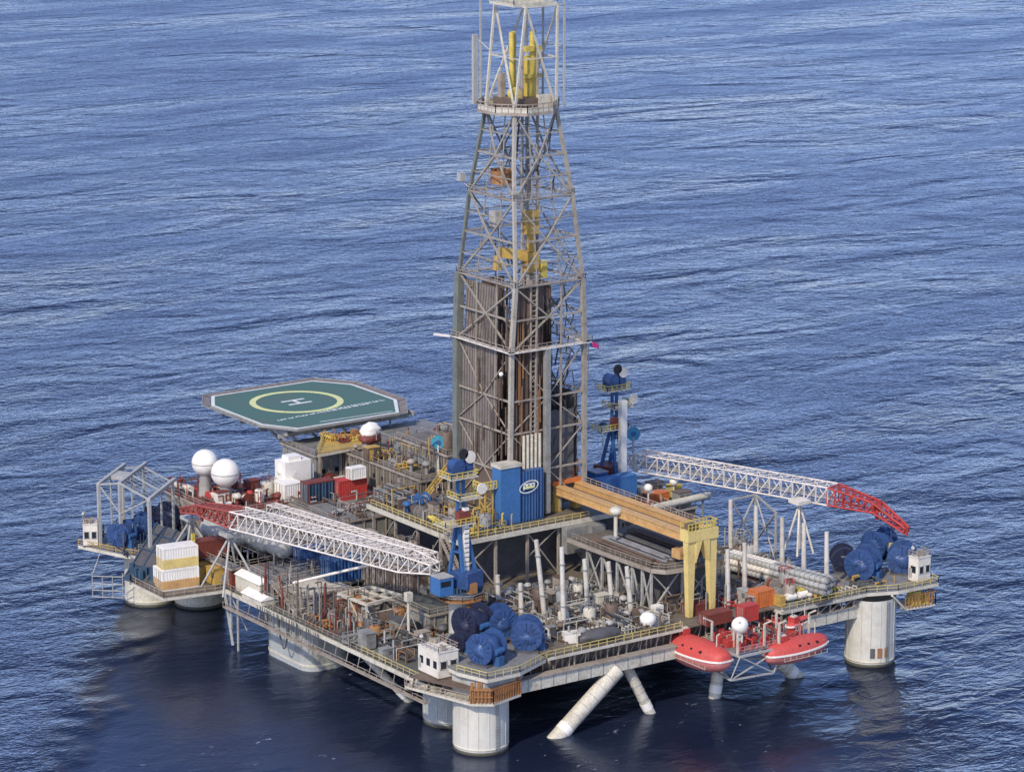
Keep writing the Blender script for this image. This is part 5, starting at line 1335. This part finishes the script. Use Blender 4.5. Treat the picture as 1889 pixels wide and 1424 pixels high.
scatter('on the low left deck below the crane boom', -5, 12.5, 22, 52, 11.1, 42, ALLK+['manifold'], ['grey', 'grey', 'beige_steel', 'brown', 'rust_orange', 'steel_dark'], 3, .9, 1.5)
scatter('on the left deck near the ribbed brown house', -5, 12.5, 54, 66, 11.1, 12, ALLK, ['brown', 'grey', 'beige_steel'], 4)
scatter('behind the blue winches at the front corner', 15, 30, 2, 34, 15, 40, ALLK+['manifold', 'rack'], NE+['brown'], 5, .7, 1.3)
scatter('among the white posts on the front deck', 30, 43, 0, 33, 15, 44, ALLK+['vent', 'manifold'], NE+['light_grey', 'brown'], 6, .7, 1.2)
scatter('below the braced pipe deck', 46, 56, 5, 30, 15, 8, ['pump', 'tank', 'cabinet'], ['brown', 'steel_dark', 'grey'], 7)
scatter('on the deck right of the gantry legs', 58, 84, -1, 6, 15.05, 18, ['pump', 'manifold', 'reel', 'cabinet', 'tank'], ['brown', 'grey', 'oxide', 'light_grey', 'red', 'beige_steel'], 8)
scatter('on the right side deck under the far boom', 77, 83, 12, 48, 15.05, 20, ALLK, ['grey', 'brown', 'steel_dark', 'light_grey'], 9)
scatter('on the drill floor in front of the derrick', 22.5, 33, 39, 52, 26, 10, ['pump', 'cabinet', 'manifold', 'tank'], ['ochre', 'beige_steel', 'grey', 'yellow'], 10, .7, 1.1)
scatter('on the drill floor left of the derrick', 23, 35, 54, 70, 26, 16, ALLK, ['brown', 'grey', 'beige_steel', 'blue'], 11, .8, 1.5)
scatter('on the brown deckhouse roof', 36.5, 41.5, 75, 102, 28, 10, ['cabinet', 'vent', 'manifold', 'pump'], ['beige_steel', 'ochre', 'grey', 'brown'], 12, .8, 1.3)
scatter('on the machinery house roof beside the derrick', 43, 69, 74, 91, 32.5, 14, ['cabinet', 'vent', 'manifold', 'tank', 'mast'], ['ochre', 'grey', 'brown', 'beige_steel'], 13)
scatter('on the flat roof around the containers', 18.5, 35, 77, 82, 21.6, 8, ['vent', 'manifold', 'pump'], ['grey', 'brown', 'light_grey'], 14, .7, 1)
scatter('on the flat roof behind the containers', 18.5, 35, 91, 103, 21.6, 14, ALLK, ['oxide', 'cream', 'light_grey', 'brown'], 15)
scatter('on the dark red roof round the radomes', 2.5, 16.5, 95, 117, 21.5, 24, ALLK, ['oxide', 'red', 'oxide', 'white', 'cream'], 16, .8, 1.4)
scatter('on the far right roof below the crane', 67, 87, 51, 71, 19.7, 12, ALLK, ['grey', 'light_grey', 'brown', 'oxide'], 17)
scatter('on the lookout platform in front of the helideck', *(lambda a: (a.x-3, a.x+5, a.y-3, a.y+3))(at(640, 812, 29)), 29, 7, ['cabinet', 'pump', 'manifold'], ['ochre', 'rust_orange', 'oxide', 'yellow'], 18, .7, 1)
scatter('on the pipe house roof below the drill floor', 15.2, 20.6, 45, 74, 19.5, 12, ALLK, ['brown', 'grey', 'beige_steel'], 19)
scatter('on the container platform at the left', -7.5, -5, 82, 94, 11.1, 4, ['cabinet', 'pump'], ['ochre', 'brown'], 21)
scatter('on the right corner platform', 67, 84, -4, 0, 15.05, 9, ['manifold', 'cabinet', 'vent', 'reel'], ['ochre', 'beige_steel', 'yellow', 'cream'], 22, .7, 1)
# big white and purple-grey items near the front rail
q = at(1195, 1163, 15); t = thing('white_dome_tank', 'white domed tank by the front rail left of the nearest lifeboat', 'tank', q)
MB().lathe(q, [(1.0, 0), (1.0, 1.2), (1.5, 1.9), (1.55, 2.7), (.9, 3.4), (.05, 3.6)], 18).build('shell', 'bright_white', t); MB().tube(q, Z(q, 1.2), 1.15, 12).build('foot', 'grey', t)
q = at(1060, 1186, 15); t = thing('white_locker', 'white sloping locker by the front rail', 'locker', q)
MB().box((q.x, q.y+1, 15.9), (3.0, 1.8, 1.8), -.3).build('body', 'bright_white', t); MB().box((q.x, q.y+1, 16.88), (3.2, 2.0, .14), -.3).build('lid', 'white', t)
q = at(1115, 1185, 15); t = thing('covered_boat_hull', 'long dull purple-grey cover by the front rail', 'cover', q)
mb = MB(); lump(mb, (q.x, q.y+1.4, 16.1), 1.7, (2.9, .9, .8), 12, 26, .06); mb.build('cover', 'steel_dark', t)
q = at(1212, 1135, 15); t = thing('white_box', 'small white cube box left of the yellow gantry leg', 'box', q)
MB().box((q.x, q.y, 16.1), (1.9, 1.6, 1.9)).build('body', 'bright_white', t); MB().box((q.x, q.y, 15.1), (1.5, 1.3, .2)).build('foot', 'grey', t)
# stairs between levels
def stair(label, a, b, w=1.2, mat='beige_steel'):
    t = thing('stairway', label, 'stairway', a); a = V(a); b = V(b); s = (b-a).cross(V((0, 0, 1))).normalized()*w/2; n = int((b-a).length/.6); mb = MB()
    mb.bar(a+s, b+s, .12, .3); mb.bar(a-s, b-s, .12, .3)
    for k in range(n): c = a.lerp(b, (k+.5)/n); mb.bar(c+s, c-s, .3, .06)
    mb.build('flight', mat, t); MB().rail([a+s, b+s], 1, .06, 1.4).rail([a-s, b-s], 1, .06, 1.4).build('handrail', mat, t)
stair('beige stair from the low left deck up to the drill floor', (20.5, 33, 15), (20.5, 43, 25.8))
stair('beige stair against the brown deckhouse wall', (34.9, 72, 21.6), (35.2, 60, 26), 1.1)
stair('beige stair on the left end house', (.6, 97, 12.2), (.6, 109, 21.4), 1.1)
stair('pale stair from the low deck to the tank deck', (-3.8, 56, 11.1), (-3.8, 65.5, 15.1), 1.1)
# tangles of pipework: each pipe a part
def tangle(label, x0, x1, y0, y1, z, n, mats, seed, hmax=4, vert=.5):
    r = random.Random(seed); t = thing('pipework', label, 'pipework', ((x0+x1)/2, (y0+y1)/2, z))
    for k in range(n):
        x, y = r.uniform(x0, x1), r.uniform(y0, y1); h = r.uniform(.6, hmax); rad = r.choice((.07, .1, .13, .2)); mat = r.choice(mats)
        if r.random() < vert:
            p = [(x, y, z), (x, y, z+h)]
            if r.random() < .6: p.append((x+r.uniform(-1.5, 1.5), y, z+h)); 
            MB().path(p, rad, 6).build('riser', mat, t)
        else:
            L_ = r.uniform(2, 7); ax = r.random() < .5; hx = r.uniform(.3, hmax*.6); q = (min(x1, x+L_), y, z+hx) if ax else (x, min(y1, y+L_), z+hx)
            MB().path([(x, y, z), (x, y, z+hx), q, (q[0], q[1], z)], rad, 6).build('pipe', mat, t)
TM = ['beige_steel', 'grey', 'brown', 'light_grey', 'pipe_grey', 'cream']
tangle('tangle of grey and brown pipes on the low left deck', -5, 12, 20, 52, 11.1, 90, TM+['rust_orange'], 31, 4.5)
tangle('pipes and risers between the mud house and the white roofed boxes', -5.5, 10, 55, 78, 11.1, 70, TM+['brown', 'steel_dark'], 32, 5.5, .7)
tangle('pipes behind the blue winches of the front corner', 15, 32, -1, 34, 15, 85, TM, 33, 3.5)
tangle('pipes around the feet of the white posts', 30, 44, -1, 34, 15, 85, TM+['steel_dark'], 34, 3.2)
tangle('pipework under the braced pipe deck', 45, 60, 2, 9, 15, 40, TM, 35, 5, .7)
tangle('pipework right of the yellow gantry legs', 57, 84, 0, 14, 15.05, 70, TM+['oxide', 'brown'], 36, 3.2)
tangle('pipework along the far right deck below the crane boom', 62, 84, 15, 48, 15.05, 80, TM+['steel_dark'], 37, 5, .6)
tangle('pipework on the drill floor left of the blue house', 22.5, 33, 39, 70, 26, 70, ['beige_steel', 'brown', 'ochre', 'grey', 'steel_dark'], 38, 5, .6)
tangle('pipework on the deckhouse roof by the derrick', 37, 69, 74, 92, 32.5, 60, ['brown', 'ochre', 'beige_steel', 'grey'], 39, 3.5, .6)
tangle('pipework on the brown deckhouse roof before the helideck', 36.5, 70, 92, 103, 28, 50, ['brown', 'ochre', 'beige_steel', 'oxide'], 40, 3.5, .6)
tangle('pipework around the containers on the flat roof', 18, 35, 77, 103, 21.6, 55, ['brown', 'oxide', 'beige_steel', 'light_grey'], 41, 3, .5)
tangle('red and white piping on the dark red roof', 2, 17, 94.5, 117.5, 21.5, 60, ['oxide', 'red', 'oxide', 'cream', 'brown'], 42, 3, .5)
tangle('pipework on the roof below the far crane', 67, 87, 51, 71, 19.7, 50, TM, 43, 3, .5)
tangle('dark pipework among the left corner winches', -14, 4, 103, 124, 12.2, 50, ['steel_dark', 'slate_blue', 'grey', 'tarp_navy'], 44, 5, .5)
tangle('yellow and grey fittings on the right corner platform', 66, 101, -4, 6, 15.05, 45, ['ochre', 'beige_steel', 'grey', 'steel_dark'], 45, 2, .5)
tangle('vertical pipes against the brown house below the drill floor', 14.8, 21.3, 44, 75, 19.5, 45, ['brown', 'beige_steel', 'grey'], 46, 5, .8)
tangle('tall brown risers and hoses standing along the left deck edge below the boom', -5.6, -1.5, 36, 68, 11.1, 70, ['brown', 'steel_dark', 'beige_steel', 'grey', 'oxide'], 47, 8.5, .85)
# vertical pipes along the brown walls on the left
t = thing('wall_pipework', 'many upright pipes clinging to the brown house wall on the left', 'pipes', (14, 60, 11.1))
mb = Each()
for k in range(38):
    y = 45+k*.78+rnd.uniform(-.3, .3); x = 14.2-rnd.uniform(0, .5); mb.tube((x, y, 11.2), (x, y, rnd.uniform(15, 19.3)), rnd.uniform(.1, .28), 6)
mb.build('pipe', 'beige_steel', t)
t = thing('edge_hoses', 'thin dark hoses dangling over the left deck edge', 'hoses', (-7, 56, 11.1))
mb = Each()
for k in range(26):
    y = 44+k*.9; x = -6.9-rnd.uniform(0, .3); h = rnd.uniform(1, 4); mb.tube((x, y, 11.2), (x, y, 11-h), rnd.uniform(.05, .12), 5)
mb.build('hose', 'steel_dark', t)
# extra yellow gear and grey mast left of the blue containers
t = thing('yellow_davit', 'bright yellow small davit beside a cream block on the left deck', 'davit', at(575, 1060, 13)); q = at(575, 1058, 13)
MB().bar((q.x, q.y, 11.1), (q.x, q.y, 17.6), .45).bar((q.x, q.y, 17.4), (q.x+.2, q.y-1.6, 18.2), .35).build('post', 'yellow', t)
MB().box((q.x, q.y+1, 14.6), (4.6, 4.4, 2.2)).build('block', 'cream', t)
block('cream topped grey mud house left of the blue containers', -2, 8.5, 57, 65.5, 11.12, 14.4, 'grey', 'cream', levels=())
block('dull green-grey mud pit house behind the left crane boom', 9, 14.4, 30, 43, 11.12, 15.6, 'grey', 'deck_green', levels=())

tangle('red and cream fittings and hose reels packed between the lifeboats', 48.5, 65, -13, -3, 12.32, 60, ['red', 'red_pale', 'cream', 'grey', 'oxide'], 48, 3, .6)
tangle('scaffold-like posts and pipes on the front edge of the drill floor', 22, 34, 38.4, 42, 26, 30, ['yellow', 'ochre', 'beige_steel', 'blue'], 49, 4, .7)
tangle('pipes hanging around the horizontal grey tanks', -2.5, 13, 66.5, 92, 15.2, 60, ['grey', 'beige_steel', 'brown', 'steel_dark'], 50, 4, .5)
# ================================================================ CAMERA, LIGHT, WORLD
cam = bpy.data.cameras.new('camera'); co = bpy.data.objects.new('camera', cam); COL.objects.link(co)
co.location = CAM; cam.sensor_fit = 'HORIZONTAL'; cam.sensor_width = 36; cam.lens = 36*F/1889.; cam.clip_start = 1; cam.clip_end = 40000
co.rotation_euler = (R(90)-PIT, 0, -AZ)
sc.camera = co
sc.render.resolution_x = 1024; sc.render.resolution_y = 771
AZS, ELS = -150., 42.          # sun direction: azimuth from +X, elevation
sd = V((math.cos(R(AZS))*math.cos(R(ELS)), math.sin(R(AZS))*math.cos(R(ELS)), math.sin(R(ELS))))
AZS2 = math.atan2(sd.y, sd.x)
su = bpy.data.lights.new('sun', 'SUN'); so = bpy.data.objects.new('sun', su); COL.objects.link(so)
so.rotation_euler = sd.to_track_quat('Z', 'Y').to_euler(); su.energy = SUN_E; su.angle = R(2.0); su.color = (1.0, .90, .75)
w = bpy.data.worlds.new('World'); sc.world = w; w.use_nodes = True; N = w.node_tree.nodes; L = w.node_tree.links
sky = N.new('ShaderNodeTexSky'); sky.sky_type = 'NISHITA'; sky.sun_disc = False; sky.sun_elevation = R(ELS); sky.sun_rotation = R(90)-AZS2
sky.air_density = 1.0; sky.dust_density = 0.6; sky.ozone_density = 3.5
tn = N.new('ShaderNodeMix'); tn.data_type = 'RGBA'; tn.blend_type = 'MULTIPLY'; tn.inputs['Factor'].default_value = 1; tn.inputs['B'].default_value = SKY_TINT
L.new(sky.outputs[0], tn.inputs['A']); L.new(tn.outputs['Result'], N['Background'].inputs[0]); N['Background'].inputs[1].default_value = SKY_E
sc.view_settings.view_transform = 'Standard'; sc.view_settings.look = 'None'; sc.view_settings.exposure = 0; sc.view_settings.gamma = 1
